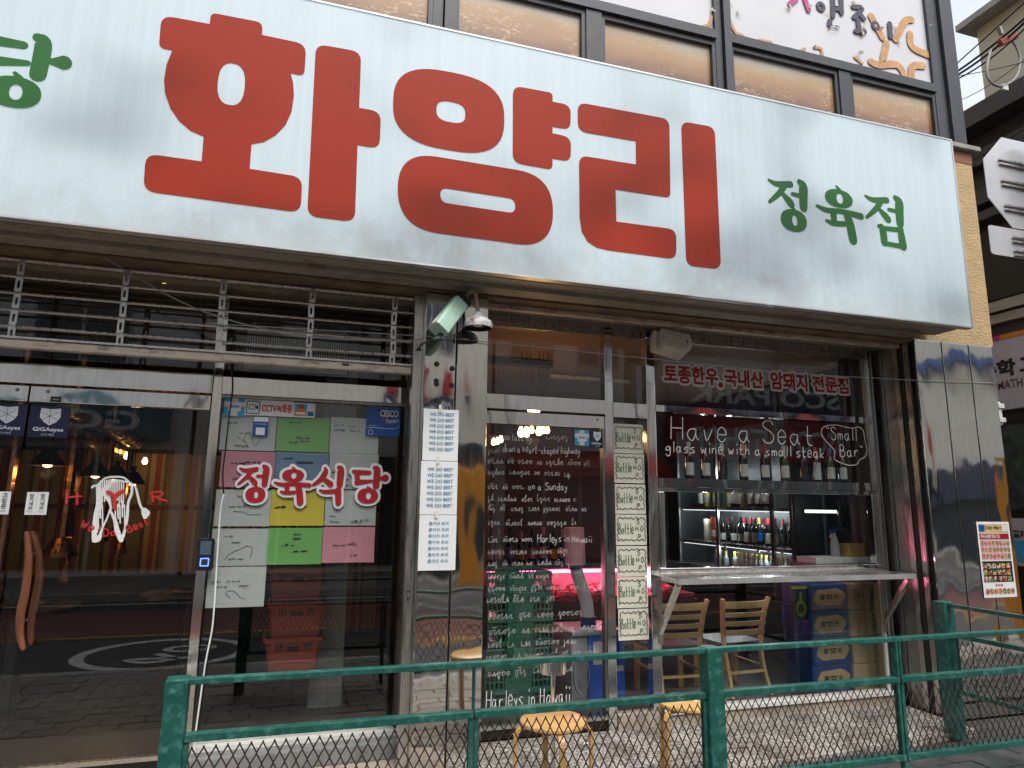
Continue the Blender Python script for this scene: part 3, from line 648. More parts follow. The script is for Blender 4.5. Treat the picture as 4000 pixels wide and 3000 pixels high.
for a, b in [(1010, 70), (1060, 20), (1150, 30), (1235, 90), (1010, 190), (1225, 200), (1240, 150), (1330, 190), (1410, 150), (1440, 240), (880, 50), (770, 30), (1320, 380), (410, 30), (440, 60), (280, 60), (1600, 60), (1615, 150), (1200, 340), (920, 300)]:
    p = F(2600+a/1.58, b/1.58, UY-.006); s_ = rr.uniform(.02, .05); an = rr.uniform(0, 6)
    k.add([(p.x, p.y, p.z), (p.x+s_*math.cos(an), p.y-.02, p.z+s_*math.sin(an)), (p.x+s_*math.cos(an+1), p.y-.012, p.z+s_*math.sin(an+1)), (p.x+.7*s_*math.cos(an+1.9), p.y-.001, p.z+.7*s_*math.sin(an+1.9))], [(0, 1, 2), (0, 2, 3)])
o = k.build('curled_scrap', 'curl', ul); tag(o, kind='stuff'); o.data.transform(Matrix.Translation(-ul.location))

# ================================================================== entrance doors
def gdoor(x0, x1, label):
    d = thing('glass_door', label, 'door', (x0, G, 0))
    B('top_rail', x0, x1, G-.03, G+.03, 2.19, 2.29, 'steel_w', d, bevel=.004); B('bottom_rail', x0, x1, G-.02, G+.02, .035, .06, 'steel_b', d)
    B('pane', x0+.002, x1-.002, G-.004, G+.004, .061, 2.189, 'glass', d)
    return d
dl = gdoor(-2.72, -1.685, 'glass door leaf with fixed door label')
dr = gdoor(-1.677, -.637, 'glass door leaf with tooth drawing and curved wooden handle')
dm = gdoor(1.247, 2.246, 'glass door covered in white handwritten lines')
B('inner_stile', 2.228, 2.244, G-.03, G+.03, .061, 2.189, 'steel_d', dm)
def screw(p, parent):
    o = MB().lathe([(0, .006), (.010, .005), (.012, 0)], n=12, mx=Matrix.Translation(p-parent.location) @ Matrix.Rotation(R(90), 4, 'X')).build('screw', 'steel_d', parent)
screw(F(187, 1529, G-.03), dr); screw(F(68, 1522, G-.03), dl); screw(F(2334, 1639, G-.03), dm)
def handle(d, y, xs, nm, bend=1):
    pts = [(F(a, b, y)) for a, b in xs]; P = smooth2([(p.x, p.y, p.z) for p in pts], 5); k = MB(); n = len(P); rings = []
    for i, p in enumerate(P):
        w = .021*(.8+.35*math.sin(math.pi*i/(n-1))); t = .02
        if i in (0, n-1): w *= .55
        rings.append([(p[0]+w*math.cos(a)-d.location.x, p[1]+t*math.sin(a)-d.location.y, p[2]-d.location.z) for a in [2*math.pi*q_/10 for q_ in range(10)]])
    vs = [v for r_ in rings for v in r_]; fs = [(i*10+j, i*10+(j+1) % 10, (i+1)*10+(j+1) % 10, (i+1)*10+j) for i in range(n-1) for j in range(10)]
    k.add(vs, fs + [tuple(range(9, -1, -1)), tuple((n-1)*10+j for j in range(10))]); return k.build(nm, 'handlewood', d, smooth=True)
handle(dr, G-.07, [(105, 2075), (112, 2180), (100, 2300), (80, 2400), (78, 2480), (92, 2538)], 'handle')
handle(dr, G+.07, [(128, 2075), (150, 2160), (152, 2260), (135, 2350), (120, 2440), (122, 2518)], 'handle')
for a, b in ((138, 2165), (108, 2425)):
    p = F(a-12, b, G); MB().tube([(p.x-dr.location.x, -.07, p.z), (p.x-dr.location.x, .07, p.z)], .011, 10).build('handle_bolt', 'chrome', dr)
# tooth drawing on the door
C7 = lambda a, b: F(a/2.074, 1500+b/2.074, G-.006)
tooth = thing('tooth_decal', 'white tooth drawing with red letters on the entrance door glass', 'decal', (-1.1, G-.005, 1.5))
M['decal_red'] = mat('red_decal', (.6, .03, .03), .5)
def dstroke(lst, m, name, y=G-.006):
    k = MB()
    for i, (pts, w) in enumerate(lst):
        P = [C7(a, b) for a, b in pts]; ws = w if isinstance(w, list) else [w]*len(P)
        k.poly([brush_outline([(p.x, p.z, ww/2.074*.0026) for p, ww in zip(P, ws)])], y-i*.0002)
    o = k.build(name, m, tooth); o.data.transform(Matrix.Translation(-tooth.location))
dstroke([([(745, 840), (760, 825), (790, 820), (850, 765), (920, 752), (1000, 758), (1050, 800)], 9), ([(790, 820), (800, 960), (775, 1060), (760, 1170), (770, 1260)], [14, 24, 18, 16, 30]), ([(800, 830), (820, 950), (790, 1080), (780, 1200)], 14),
         ([(770, 1258), (800, 1255), (825, 1180), (870, 1080), (890, 1020)], [30, 22, 10, 8, 8]), ([(890, 1020), (930, 1100), (950, 1190), (980, 1265)], [10, 16, 24, 20]), ([(985, 1268), (1010, 1190), (1030, 1080), (1040, 960), (1068, 880), (1060, 810), (1020, 785)], [16, 12, 14, 12, 12, 10, 8]),
         ([(850, 860), (880, 820), (920, 790), (990, 785), (1030, 800)], [20, 22, 16, 9, 7]), ([(845, 860), (870, 910), (890, 960), (900, 1010)], [28, 26, 14, 10]), ([(1060, 800), (1100, 840), (1120, 920), (1140, 990), (1170, 1030)], [7, 9, 11, 11, 12]), ([(1170, 1025), (1180, 1050), (1176, 1075)], [28, 40, 22])] +
        [([(a, 770+abs(a-920)*.2), (a-2, 850+rr.uniform(0, 160))], 6) for a in range(815, 1010, 17)] + [([(a, 960+rr.uniform(-30, 30)), (a+4, 1110+rr.uniform(-40, 60))], 6) for a in (795, 812, 830, 935, 955, 972, 990, 1010)], 'chalk', 'tooth_outline')
dstroke([([(540, 880), (538, 965)], 10), ([(625, 885), (625, 970)], 10), ([(540, 918), (655, 908)], 9)], 'decal_red', 'letter')
dstroke([([(878, 875), (935, 910)], 18), ([(1000, 868), (935, 910), (935, 1005)], 18)], 'decal_red', 'letter', G-.016)
dstroke([([(1232, 885), (1236, 915), (1240, 948)], 10), ([(1215, 882), (1260, 874), (1305, 876), (1318, 892), (1290, 908), (1245, 914)], 9), ([(1262, 914), (1300, 932), (1352, 946)], 9)], 'decal_red', 'letter')
def arc_word(body, pts, w):
    k = MB(); (ax_, az_), (bx_, bz_) = pts
    p0, p1 = C7(ax_, az_), C7(bx_, bz_); L_ = math.hypot(p1.x-p0.x, p1.z-p0.z); an = math.atan2(p1.z-p0.z, p1.x-p0.x)
    handtext(k, body, 0, L_, 0, .045, G-.007, .008, .03, slant=0)
    ca, sa = math.cos(an), math.sin(an); k.v = [(p0.x+x*ca-z*sa-tooth.location.x, y-tooth.location.y, p0.z+x*sa+z*ca-tooth.location.z) for x, y, z in k.v]
    k.build('lettering', 'decal_red', tooth)
arc_word('We', ((648, 1155), (745, 1195)), 8); arc_word('Do', ((838, 1232), (930, 1225)), 8); arc_word('Best', ((1040, 1205), (1205, 1130)), 8)

# ================================================================== roller shutters
YS = .15
sh = thing('roller_shutter', 'half raised roller shutter of steel rods with chipped cream bottom rail', 'shutter', (0, YS, 2.5))
rod = MB().tube([(-3.2, 0, 0), (.655, 0, 0)], .0095, 8).build('rod', 'steel_b', sh, smooth=True)
zr = [2.598, 2.702, 2.806, 2.909, 3.014]
for i, z in enumerate(zr):
    c = rod if i == 0 else rod.copy()
    if i: COL.objects.link(c)
    c.location.z = z-2.5
r_ = rod.copy(); COL.objects.link(r_); r_.location = (0, .07, 3.03-2.5)
lk = MB(); lk.poly([round_poly([(-.019, -.046, .008), (.019, -.046, .008), (.019, .046, .008), (-.019, .046, .008)], 3), round_poly([(-.007, -.024, .007), (.007, -.024, .007), (.007, .024, .007), (-.007, .024, .007)], 3)], -.004, .0)
link = lk.build('link_plate', 'steel_b', sh); n_ = 0
zl = [(a+b)/2 for a, b in zip([2.51]+zr, zr)]
for x in (-2.28, -1.713, -1.147, -.583, -.029, .522):
    for z in zl:
        c = link if n_ == 0 else link.copy()
        if n_: COL.objects.link(c)
        c.location = (x+random.uniform(-.003, .003), -.012, z-2.5); c.rotation_euler.y = random.uniform(-.03, .03); n_ += 1
br = MB().box(-3.2, .655, -.03, .03, -.032, .022).build('bottom_rail', 'rust_cream', sh, bevel=.006)
B('rail_lip', -3.2, .655, YS-.04, YS-.0305, 2.522, 2.535, 'steel_b', sh)
B('sticker', F(1336, 1424, .11).x, F(1364, 1424, .11).x, YS-.0325, YS-.0305, 2.495, 2.51, 'black', sh)
s2 = thing('roller_shutter', 'raised roller shutter whose rusty cream bottom rail hangs over the wine window', 'shutter', (0, YS, 3.0))
MB().box(1.19, 4.99, -.03, .03, .0, .035).build('bottom_rail', 'rust_cream', s2, bevel=.006)
MB().tube([(1.19, .05, .02), (4.99, .05, .02)], .0095, 8).build('rod', 'steel_b', s2)
for px in (2420, 2660, 3075, 3265):
    p = F(px, 1200+(px-1900)*.08, .11); MB().tube([(p.x-.05, -.035, .0), (p.x-.01, -.04, -.03), (p.x+.01, -.035, .02)], .003, 5).build('wire_hook', 'rust', s2)

# ================================================================== fixtures on the front
# mint camera housing
p = F(1763, 1225, -.22); q_ = F(1713, 1292, -.30)
cc = thing('security_camera', 'mint green box camera housing hanging from the steel pillar top', 'camera', p)
d = (q_-p).normalized(); rot = d.to_track_quat('Y', 'Z').to_matrix().to_4x4(); rot = rot @ Matrix.Rotation(R(20), 4, 'Y')
L_ = .31
k = MB(); sec = round_poly([(-.055, -.055, .02), (.055, -.055, .02), (.055, .06, .03), (-.055, .06, .03)], 4)
k.poly([sec], L_*.62, -L_*.38); k.v = [tuple(rot @ Vector(v)) for v in k.v]; k.build('housing', 'mint', cc)
k = MB().poly([[(a*1.12, b*1.12) for a, b in sec]], -L_*.36, -L_*.48); k.add([(a*1.12, -L_*.48, b*1.12) for a, b in sec][::-1], [tuple(range(len(sec)))]); k.v = [tuple(rot @ Vector(v)) for v in k.v]; k.build('sun_hood', 'black', cc)
k = MB().box(-.045, .02, L_*.35, L_*.6, .0605, .0625); k.v = [tuple(rot @ Vector(v)) for v in k.v]; k.build('sticker', 'offwhite', cc)
MB().bar(rot @ Vector((0, -L_*.3, .05)), Vector((.03, .22, .12)), .03).build('bracket', 'steel_d', cc)
k = MB(); e0 = rot @ Vector((0, L_*.6, -.02))
for j in range(4): k.tube(smooth2([tuple(e0+Vector((j*.008, 0, 0))), tuple(e0+Vector((-.05+j*.01, -.01, -.045))), tuple(e0+Vector((-.12, .0+j*.006, -.09+j*.005))), tuple(e0+Vector((-.15+j*.01, .05, -.12)))], 4), .005, 5)
k.build('wire_bundle', 'black', cc)
# rusty lamp
p = F(1868, 1262, -.2)
lp = thing('gooseneck_lamp', 'rusty white gooseneck lamp without a bulb above the middle pillar', 'lamp', p)
MB().lathe([(.094, -.035), (.097, -.005), (.09, .012), (.05, .04), (.035, .06), (.022, .075), (.0, .077)], n=24).build('shade', 'rusty_white', lp, smooth=True)
MB().lathe([(.092, -.034), (.088, -.006), (.045, .03), (0, .035)], n=24).build('shade_lining', 'black', lp, smooth=True)
MB().lathe([(.0, -.02), (.03, -.02), (.034, .02)], n=12).build('socket', 'offwhite', lp)
MB().tube(smooth2([(0, 0, .06), (-.012, 0, .13), (-.018, .0, .18), (-.03, .01, .215), (-.055, .03, .215), (-.09, .09, .17), (-.13, .19, .12)], 5), .0135, 10).build('arm', 'rust', lp, smooth=True)
MB().tube([(-.125, .18, .128), (-.14, .21, .11)], .02, 10).build('wall_mount', 'steel_d', lp)
MB().tube([(-.094, -.01, -.02), (-.107, -.012, -.02)], .004, 6).build('screw', 'black', lp)
# white speaker
p = F(2620, 1352, .22)
sp = thing('wall_speaker', 'off white wall speaker tilted down above the wine window', 'speaker', p)
rot = Matrix.Rotation(R(7), 4, 'Y') @ Matrix.Rotation(R(-18), 4, 'X')
k = MB().poly([round_poly([(-.13, -.06, .03), (.10, -.085, .02), (.145, -.02, .03), (.13, .085, .015), (-.13, .085, .015)], 4)], -.09, .06); k.v = [tuple(rot @ Vector(v)) for v in k.v]; k.build('cabinet', 'offwhite', sp)
k = MB().poly([round_poly([(-.12, -.035, .03), (.09, -.06, .02), (.128, -.0, .03), (.115, .05, .015), (-.12, .06, .015)], 4)], -.098, -.0905); k.v = [tuple(rot @ Vector(v)) for v in k.v]
M['grille'] = mat('speaker_grille', (.6, .59, .54), .8, var=.3, scale=90); k.build('grille', 'grille', sp)
for a, b, sg_ in ((-.015, .06, 1), (-.04, -.05, -1)):
    for j in range(4):
        w = .035-j*.009; k = MB().box(a-w+.0, a+w, -.103, -.0985, b-sg_*(j*.012)+sg_*.012-.003, b-sg_*(j*.012)+sg_*.012+.003); k.v = [tuple(rot @ Vector(v)) for v in k.v]; k.build('vent_rib', 'offwhite', sp)
k = MB().box(.085, .093, -.103, -.0985, -.012, .018); k.v = [tuple(rot @ Vector(v)) for v in k.v]; k.build('badge', 'black', sp)
k = MB().poly([round_poly([(-.17, -.05, .02), (-.14, -.07, .02), (-.132, .1, .01), (-.15, .12, .02), (-.168, .06, .02)], 3)], -.02, .03); k.build('bracket', 'offwhite', sp)
MB().bar((-.0, .06, .05), (.02, .22, .09), .04).build('wall_arm', 'steel_d', sp)
# counter ledge with brackets
lg = thing('counter_ledge', 'stainless steel counter ledge on brackets below the serving window', 'ledge', (2.66, .1, 1.03))
B('top', 2.665, 4.90, .1, G-.036, 1.028, 1.062, 'steel_b', lg, bevel=.004)
B('front_edge', 2.664, 4.901, .088, .0995, 1.024, 1.063, 'trim', lg)
for x in (2.69, 4.86):
    MB().bar((x-2.66, .03, -.012), (x-2.66, .32, -.40), .035, .035, up=(1, 0, 0)).build('bracket', 'steel_b', lg)
    B('bracket_plate', x-.02, x+.02, G-.0405, G-.0355, .55, 1.02, 'steel_b', lg)
# wires strung along the front
def cable(name, label, pts, r, m, cat='cable', parent=None, n=6): return tag(MB().tube(pts, r, n).build(name, m, parent), label, cat) if parent is None else MB().tube(pts, r, n).build(name, m, parent)
M['greycable'] = mat('grey_cable', (.25, .25, .25), .5); M['whitecable'] = mat('white_cable', (.75, .75, .73), .5)
cable('slack_cable', 'grey cable slung diagonally over the roller shutter to the camera', smooth2([tuple(F(a, b, .0)) for a, b in ((335, 955), (520, 1075), (720, 1185), (880, 1245), (1010, 1280), (1150, 1310), (1400, 1328), (1600, 1330), (1655, 1320))], 4), .0045, 'greycable')
cable('stretched_wire', 'thin wire stretched across the whole shopfront at head frame height', [tuple(F(a, b, -.03)) for a, b in ((800, 1263), (1640, 1312), (2000, 1345), (2600, 1408), (3100, 1460), (3600, 1487), (3905, 1497))], .0028, 'greycable', n=5)
cable('drop_cable', 'black cable running down beside the door post', smooth2([tuple(F(a, b, G-.05)) for a, b in ((915, 1300), (906, 1420), (908, 1520), (893, 1640), (880, 1760), (870, 1850), (874, 1930))], 4), .005, 'black')
cable('white_cord', 'white cord hanging down the door post to the step', smooth2([tuple(F(a, b, G-.06)) for a, b in ((874, 1930), (862, 1990), (850, 2150), (838, 2350), (828, 2460), (808, 2560), (795, 2640), (778, 2760), (762, 2880), (752, 2990))], 4), .0055, 'whitecable')
# meter box at the corner
p = F(3925, 1618, .1)
mb_ = thing('cable_box', 'small white cable box on the corner behind the steel pillar', 'box', (5.96, .12, p.z))
MB().box(0, .10, -.05, .05, -.11, .11).build('casing', 'offwhite', mb_, bevel=.012); MB().box(.1, .115, -.04, .04, -.1, .1).build('lid', 'offwhite', mb_, bevel=.005)
for z in (.07, -.06): MB().box(.05, .12, -.062, -.0505, z-.02, z+.02).build('latch', 'offwhite', mb_)
MB().tube(smooth2([(.0, -.06, .2), (.03, -.08, .3), (.06, -.06, .26), (.05, -.05, .2), (.06, -.055, .12)], 4), .006, 6).build('cable_loop', 'greycable', mb_)

# ================================================================== papers and stickers
def sheet(name, label, cat, l, r, t, b, y, m, group=None, th=.0012, rot=0.):
    x0, x1, z0, z1 = BX(l, r, t, b, y); o = thing(name, label, cat, (x0, y, z0), group)
    k = MB(); n = 5; ph = random.uniform(0, 6)
    for i in range(n+1):
        for j in range(2):
            u = i/n; k.v.append((u*(x1-x0), -th-.002*abs(math.sin(u*5+ph)) if cat == 'paper' else -th, j*(z1-z0)))
    k.f = [(2*i, 2*i+2, 2*i+3, 2*i+1) for i in range(n)]
    base = len(k.v); k.add([(0, 0, 0), (x1-x0, 0, 0), (x1-x0, 0, z1-z0), (0, 0, z1-z0)], [(0, 3, 2, 1)])
    k.build('sheet', m, o); o['box'] = 0; del o['box']
    return o, x0, x1, z0, z1
# slogans on the pillar
for i, (l, r, t, b) in enumerate(((1652, 1790, 1599, 1800), (1642, 1786, 1802, 2010), (1635, 1781, 2012, 2228))):
    lab = ('white sheet of repeated blue English slogan taped to the pillar, the upper one', 'white sheet of repeated blue English slogan taped to the pillar, the lower one', 'white sheet of repeated blue Korean words taped to the pillar')[i]
    o, x0, x1, z0, z1 = sheet('slogan_sheet', lab, 'paper', l, r, t, b, -.002, 'white')
    for j in range(7):
        w, h = x1-x0, z1-z0; zz = z1-h*(.10+j*.113)-h*.05*(i > 0)
        text('print_line', 'WE DO BEST' if i < 2 else '콜키지 프리', x0+w*(.17 if i < 2 else .25), x1-w*(.13 if i < 2 else .22), zz-h*.03, zz+h*.03, -.0085, 'ink_teal', o, bold=.012)
    B('tape', x0+.1, x0+.12, -.0105, -.0095, z1-.02, z1+.03, 'offwhite', o)
# bottle shop sheets
bs = [(2397, 2511, 1657, 1771), (2399, 2516, 1774, 1887), (2402, 2521, 1892, 2007), (2405, 2525, 2010, 2129), (2408, 2528, 2133, 2251), (2410, 2530, 2254, 2374), (2415, 2533, 2378, 2500)]
for i, (l, r, t, b) in enumerate(bs):
    o, x0, x1, z0, z1 = sheet('bottle_shop_sheet', 'cream bottle shop sheet with green lettering, '+('topmost of its column', 'second from the top of its column', 'third from the top of its column', 'middle one of its column', 'third from the bottom of its column', 'second from the bottom of its column', 'lowest of its column')[i], 'paper', l, r, t, b, G-.003, 'cream_paper', 'bottle shop sheets in the narrow pane')
    w, h = x1-x0, z1-z0; rn = random.Random(i); y = G-.0085
    k = MB(); pts = []
    for q in range(11): pts.append((.06+.86*q/10, .86+(.05 if q % 2 else -.0)+rn.uniform(-.01, .01)))
    for q in range(1, 8): pts.append((.93+(.03 if q % 2 else -.01), .86-.66*q/8))
    for q in range(11): pts.append((.92-.86*q/10, .14+(.05 if q % 2 else .0)+rn.uniform(-.01, .01)))
    for q in range(1, 8): pts.append((.05+(.025 if q % 2 else -.01), .16+.68*q/8))
    pts.append(pts[0])
    P = [(a*w-.0, c*h) for a, c in pts]; ribbon(k, P, .0052, y-o.location.y, 3); k.build('wavy_frame', 'ink_black', o)
    k = MB(); lx, lz = o.location.x, o.location.z
    handtext(k, 'Bottle', .09*w, .56*w, .38*h, .70*h, y-G+.003, .0052, .03, slant=0, rnd=rn); k.build('lettering', 'ink_green', o)
    for ch, a, c in (('S', .68, .70), ('H', .64, .47), ('O', .80, .47), ('P', .72, .2)):
        k = MB(); handtext(k, ch, a*w, (a+.075)*w, c*h, (c+.15)*h, y-G+.003, .0052, .02, slant=0); k.build('letter', 'ink_green', o)
# coloured note sheets behind the glass
for n, c in (('note_white', (.50, .53, .52)), ('note_green', (.17, .43, .12)), ('note_pink', (.60, .26, .32)), ('note_blue', (.17, .27, .40)), ('note_yellow', (.64, .52, .06))): M[n] = mat(n+'_paper', c, .7, var=.04, scale=3)
C8 = lambda v: 750+v/1.843
D8 = lambda v: 1500+v/1.843
notes = [(205, 603, 225, 478, 'white', 'under the payment sticker, top row'), (610, 988, 240, 487, 'green', 'in the top row'), (995, 1343, 245, 500, 'white', 'beside the blue pest control plate, top row'),
         (203, 595, 487, 744, 'pink', 'behind the first red letter'), (599, 981, 496, 750, 'blue', 'behind the red letters'), (986, 1340, 503, 758, 'white', 'right of the blue note'),
         (166, 564, 761, 1024, 'white', 'left of the yellow note'), (566, 953, 763, 1020, 'yellow', 'below the red letters'), (959, 1325, 766, 1018, 'white', 'right of the yellow note'),
         (137, 546, 1041, 1309, 'white', 'beside the fingerprint lock'), (538, 935, 1036, 1299, 'green', 'below the yellow note'), (940, 1313, 1029, 1286, 'pink', 'right of the lower green note'), (107, 526, 1316, 1607, 'white', 'lowest one, alone in its row')]
for i, (l, r, t, b, c, wh) in enumerate(notes):
    o, x0, x1, z0, z1 = sheet('note_sheet', f'{c} note sheet with handwriting showing through, {wh}', 'paper', C8(l), C8(r), D8(t), D8(b), G+.016, 'note_'+c)
    w, h = x1-x0, z1-z0; rn = random.Random(40+i); k = MB()
    for q in range(rn.randint(3, 5)):
        u = rn.uniform(.04, .55); v = rn.uniform(.06, .82); ww = rn.uniform(.15, .34); hh = rn.uniform(.04, .08)
        cursive(k, u*w, min(.97, u+ww)*w, v*h, hh*h*1.3, -.0055, .0028, rn)
    ang = rn.uniform(-.2, .2)
    if i in (0, 6, 9, 12): ribbon(k, [((.35+rn.uniform(-.1, .1)+.08*q)*w, (.3+rn.uniform(-.15, .25))*h) for q in range(6)], .004, -.0058, 5)
    tag(k.build('handwriting', 'ink_grey' if c == 'white' else 'ink_black', o), kind='stuff')
B('sheet_backing', -.56, .32, G+.018, G+.022, .72, 2.27, 'film_glass', bld)
# hangul mark on the yellow note
# red brush letters with white outline
jk = thing('window_letters', 'red Korean letters with white outline stuck on the window of coloured notes', 'lettering', (0, G-.004, 1.6))
M['letter_red'] = mat('red_cutout_letter', (.36, .008, .014), .5, var=.04)
for ch, l, r, t, b in (('정', 325, 565, 592, 862), ('육', 590, 855, 600, 868), ('식', 865, 1100, 600, 868), ('당', 1150, 1405, 602, 862)):
    x0, x1, z0, z1 = BX(C8(l), C8(r), D8(t), D8(b), G-.004)
    k = MB(); brushglyph(k, ch, x0, x1, z0, z1, G-.004, .004, 7.5); o = k.build('outline', 'white', jk); o.data.transform(Matrix.Translation(-jk.location))
    k = MB(); brushglyph(k, ch, x0, x1, z0, z1, G-.011); o = k.build('letter', 'letter_red', jk); o.data.transform(Matrix.Translation(-jk.location))
# small red letters over the wine window
tl = thing('window_letters', 'row of small red Korean letters with white outline above the wine window', 'lettering', (0, G-.004, 2.6))
c7x = lambda v: 2400+v/2.212
c7y = lambda v: 1200+v/2.212
def outline_text(body, x0, x1, z0, z1, y, parent, r=.021):
    o = text('outline', body, x0, x1, z0, z1, y, 'white', parent, bold=.02); me = o.data; vs = [v.co.copy() for v in me.vertices]; fs_ = [tuple(p.vertices) for p in me.polygons]; k = MB()
    for q in range(14): a = q*math.pi/7; k.add([(v.x+r*math.cos(a), v.y-q*.00012, v.z+r*math.sin(a)) for v in vs], fs_)
    k.add([(v.x, v.y-.0018, v.z) for v in vs], fs_); bpy.data.objects.remove(o); k.build('outline', 'white', parent)
for w_, l, r, t, b in (('토종한우', 430, 890, 515, 660), ('.', 902, 932, 655, 690), ('국내산', 950, 1280, 550, 690), ('암돼지', 1350, 1660, 570, 715), ('전문점', 1715, 2015, 605, 735)):
    x0, x1, z0, z1 = BX(c7x(l), c7x(r), c7y(t), c7y(b), G-.004)
    if w_ == '.':
        cx, cz = (x0+x1)/2, (z0+z1)/2; MB().poly([ell(cx, cz-2.6, .045, .045)], 0).build('outline', 'white', tl).location.y = 0
        MB().poly([ell(cx, cz-2.6, .024, .024)], -.003).build('letter', 'letter_red', tl); continue
    outline_text(w_, x0, x1, z0, z1, G-.003, tl); text('letter', w_, x0, x1, z0, z1, G-.008, 'letter_red', tl, bold=.032)
# hand lettering on the wine window
hv = thing('window_handwriting', 'white hand lettered seat and wine invitation with a speech bubble on the wine window', 'lettering', (0, G-.003, 2.0))
def hand(parent, body, l, r, t, b, w, m='chalk', y=G-.004, jit=.05, rnd=None, slant=.05):
    x0, z1 = F(l, t, y).x, None; x1 = F(r, t, y).x; cx = (l+r)/2; z1 = F(cx, t, y).z; z0 = F(cx, b, y).z
    k = MB(); handtext(k, body, x0, x1, z0, z1, y, w, jit, slant=slant, rnd=rnd or random.Random(len(body))); o = tag(k.build('handwriting', m, parent), kind='stuff'); o.data.transform(Matrix.Translation(-parent.location)); return o
hand(hv, 'Have a Seat', c7x(485), c7x(1700), c7y(985), c7y(1165), .0085)
hand(hv, 'glass wine with a small steak', c7x(445), c7x(1800), c7y(1185), c7y(1275), .0072)
hand(hv, '"Small', c7x(1830), c7x(2085), c7y(1040), c7y(1145), .007)
hand(hv, 'Bar"', c7x(1945), c7x(2140), c7y(1190), c7y(1290), .007)
k = MB(); ribbon(k, [(lambda v: (v.x, v.z))(F(c7x(a), c7y(b), G-.004)) for a, b in ((1850, 1180), (1800, 1120), (1790, 1060), (1830, 1025), (1920, 1018), (1990, 1035), (2060, 1045), (2110, 1035), (2150, 1070), (2165, 1150), (2180, 1230), (2165, 1290), (2120, 1320), (2090, 1360), (2020, 1365), (1950, 1340), (1900, 1310), (1905, 1250), (1880, 1210), (1850, 1185))], .0065, G-.004)
o = k.build('speech_bubble', 'chalk', hv); o.data.transform(Matrix.Translation(-hv.location))
# lines of handwriting on the middle door
ly = thing('door_handwriting', 'many lines of small white handwriting covering the middle glass door', 'lettering', (0, G-.006, 1.2))
rn = random.Random(11)
rows = [(1712, 1780, 2150, 'can you take my', 1915, 2075, 2130, 2240), (1762, 1905, 2265, 'down a heart-shaped highway', 1965, 2265, 1905, 1955), (1808, 1905, 2330, '', 0, 0, 1905, 2330), (1850, 1905, 2230, '', 0, 0, 1905, 2230), (1905, 1905, 2215, 'on a Sunday', 2065, 2215, 1905, 2050),
        (1952, 1905, 2255, '', 0, 0, 1905, 2255), (1990, 1905, 2315, '', 0, 0, 1905, 2315), (2045, 1905, 2260, '', 0, 0, 1905, 2260), (2110, 1905, 2310, 'Harleys in Hawaii', 2100, 2310, 1905, 2085), (2157, 1905, 2240, '', 0, 0, 1905, 2240), (2203, 1905, 2235, '', 0, 0, 1905, 2235),
        (2252, 1905, 2185, '', 0, 0, 1905, 2185), (2297, 1905, 2365, '', 0, 0, 1905, 2365), (2345, 1900, 2170, '', 0, 0, 1900, 2170), (2405, 1905, 2275, '', 0, 0, 1905, 2275), (2462, 1910, 2375, '', 0, 0, 1910, 2375), (2517, 1905, 2260, '', 0, 0, 1905, 2260), (2560, 1898, 2345, '', 0, 0, 1898, 2345), (2625, 1905, 2240, '', 0, 0, 1905, 2240)]
for yb, _, _, frag, fl, fr, sl, sr in rows:
    if frag: hand(ly, frag, fl, fr, yb-20-(yb > 2400)*4, yb+8, .003, y=G-.006, jit=.16, rnd=rn)
    if sr > sl+20:
        k = MB(); hh = F(sl, yb-22-(yb > 2300)*7, G-.006).z-F(sl, yb+6, G-.006).z; cursive(k, F(sl, yb, G-.006).x, F(sr, yb, G-.006).x, F((sl+sr)/2, yb+6, G-.006).z, hh, G-.006, .0026, rn)
        o = tag(k.build('handwriting', 'chalk_thin', ly), kind='stuff'); o.data.transform(Matrix.Translation(-ly.location))
hand(ly, 'Harleys in Hawaii', 1900, 2225, 2690, 2755, .0048, y=G-.006, jit=.12, rnd=rn)
# stickers
M['navy'] = mat('navy_sticker', (.012, .015, .055), .35, var=.05, coat=.3); M['blue'] = mat('blue_plate', (.0, .075, .30), .35, var=.05, coat=.3); M['sky'] = mat('sky_blue_sticker', (.04, .36, .62), .4, var=.05)
M['pale'] = mat('pale_print', (.65, .68, .6), .5); M['red_ink'] = mat('red_print', (.55, .03, .03), .5); M['orange'] = mat('orange_print', (.6, .22, .04), .5); M['shield'] = mat('shield_white', (.72, .75, .8), .4)
def giga(l, r, t, b, label, y=G-.006):
    o, x0, x1, z0, z1 = sheet('alarm_sticker', label, 'sticker', l, r, t, b, y, 'navy'); w, h = x1-x0, z1-z0
    cx = w*.5; k = MB(); k.poly([[(a*w, c*h) for a, c in ((.26, .93), (.5, .9), (.76, .93), (.77, .65), (.68, .5), (.51, .38), (.35, .5), (.25, .65))]], -.003); k.build('shield', 'shield', o)
    k = MB().poly([ell(cx, .68*h, .02*w, .02*w, 6)], -.0038)
    for q in range(6):
        a = q*math.pi/3+.3; ribbon(k, [(cx+.02*w*math.cos(a), .68*h+.02*w*math.sin(a)), (cx+.24*w*math.cos(a+.25), .68*h+.22*w*math.sin(a+.25))], .0025, -.0035, sm=False)
    k.build('shutter_mark', 'ink_black', o)
    text('lettering', 'GiGAeyes', x0+w*.12, x0+w*.88, z0+h*.17, z0+h*.32, y-.003, 'shield', o, bold=.02); text('lettering', 'CCTV 작동중', x0+w*.34, x0+w*.66, z0+h*.06, z0+h*.13, y-.003, 'shield', o)
giga(114, 270, 1586, 1710, 'navy alarm sticker with white shield on the tooth drawing door', G-.006)
giga(-52, 102, 1577, 1703, 'navy alarm sticker with white shield on the fixed door leaf', G-.006)
giga(2303, 2361, 1681, 1750, 'small navy alarm sticker with white shield on the handwriting door', G-.006)
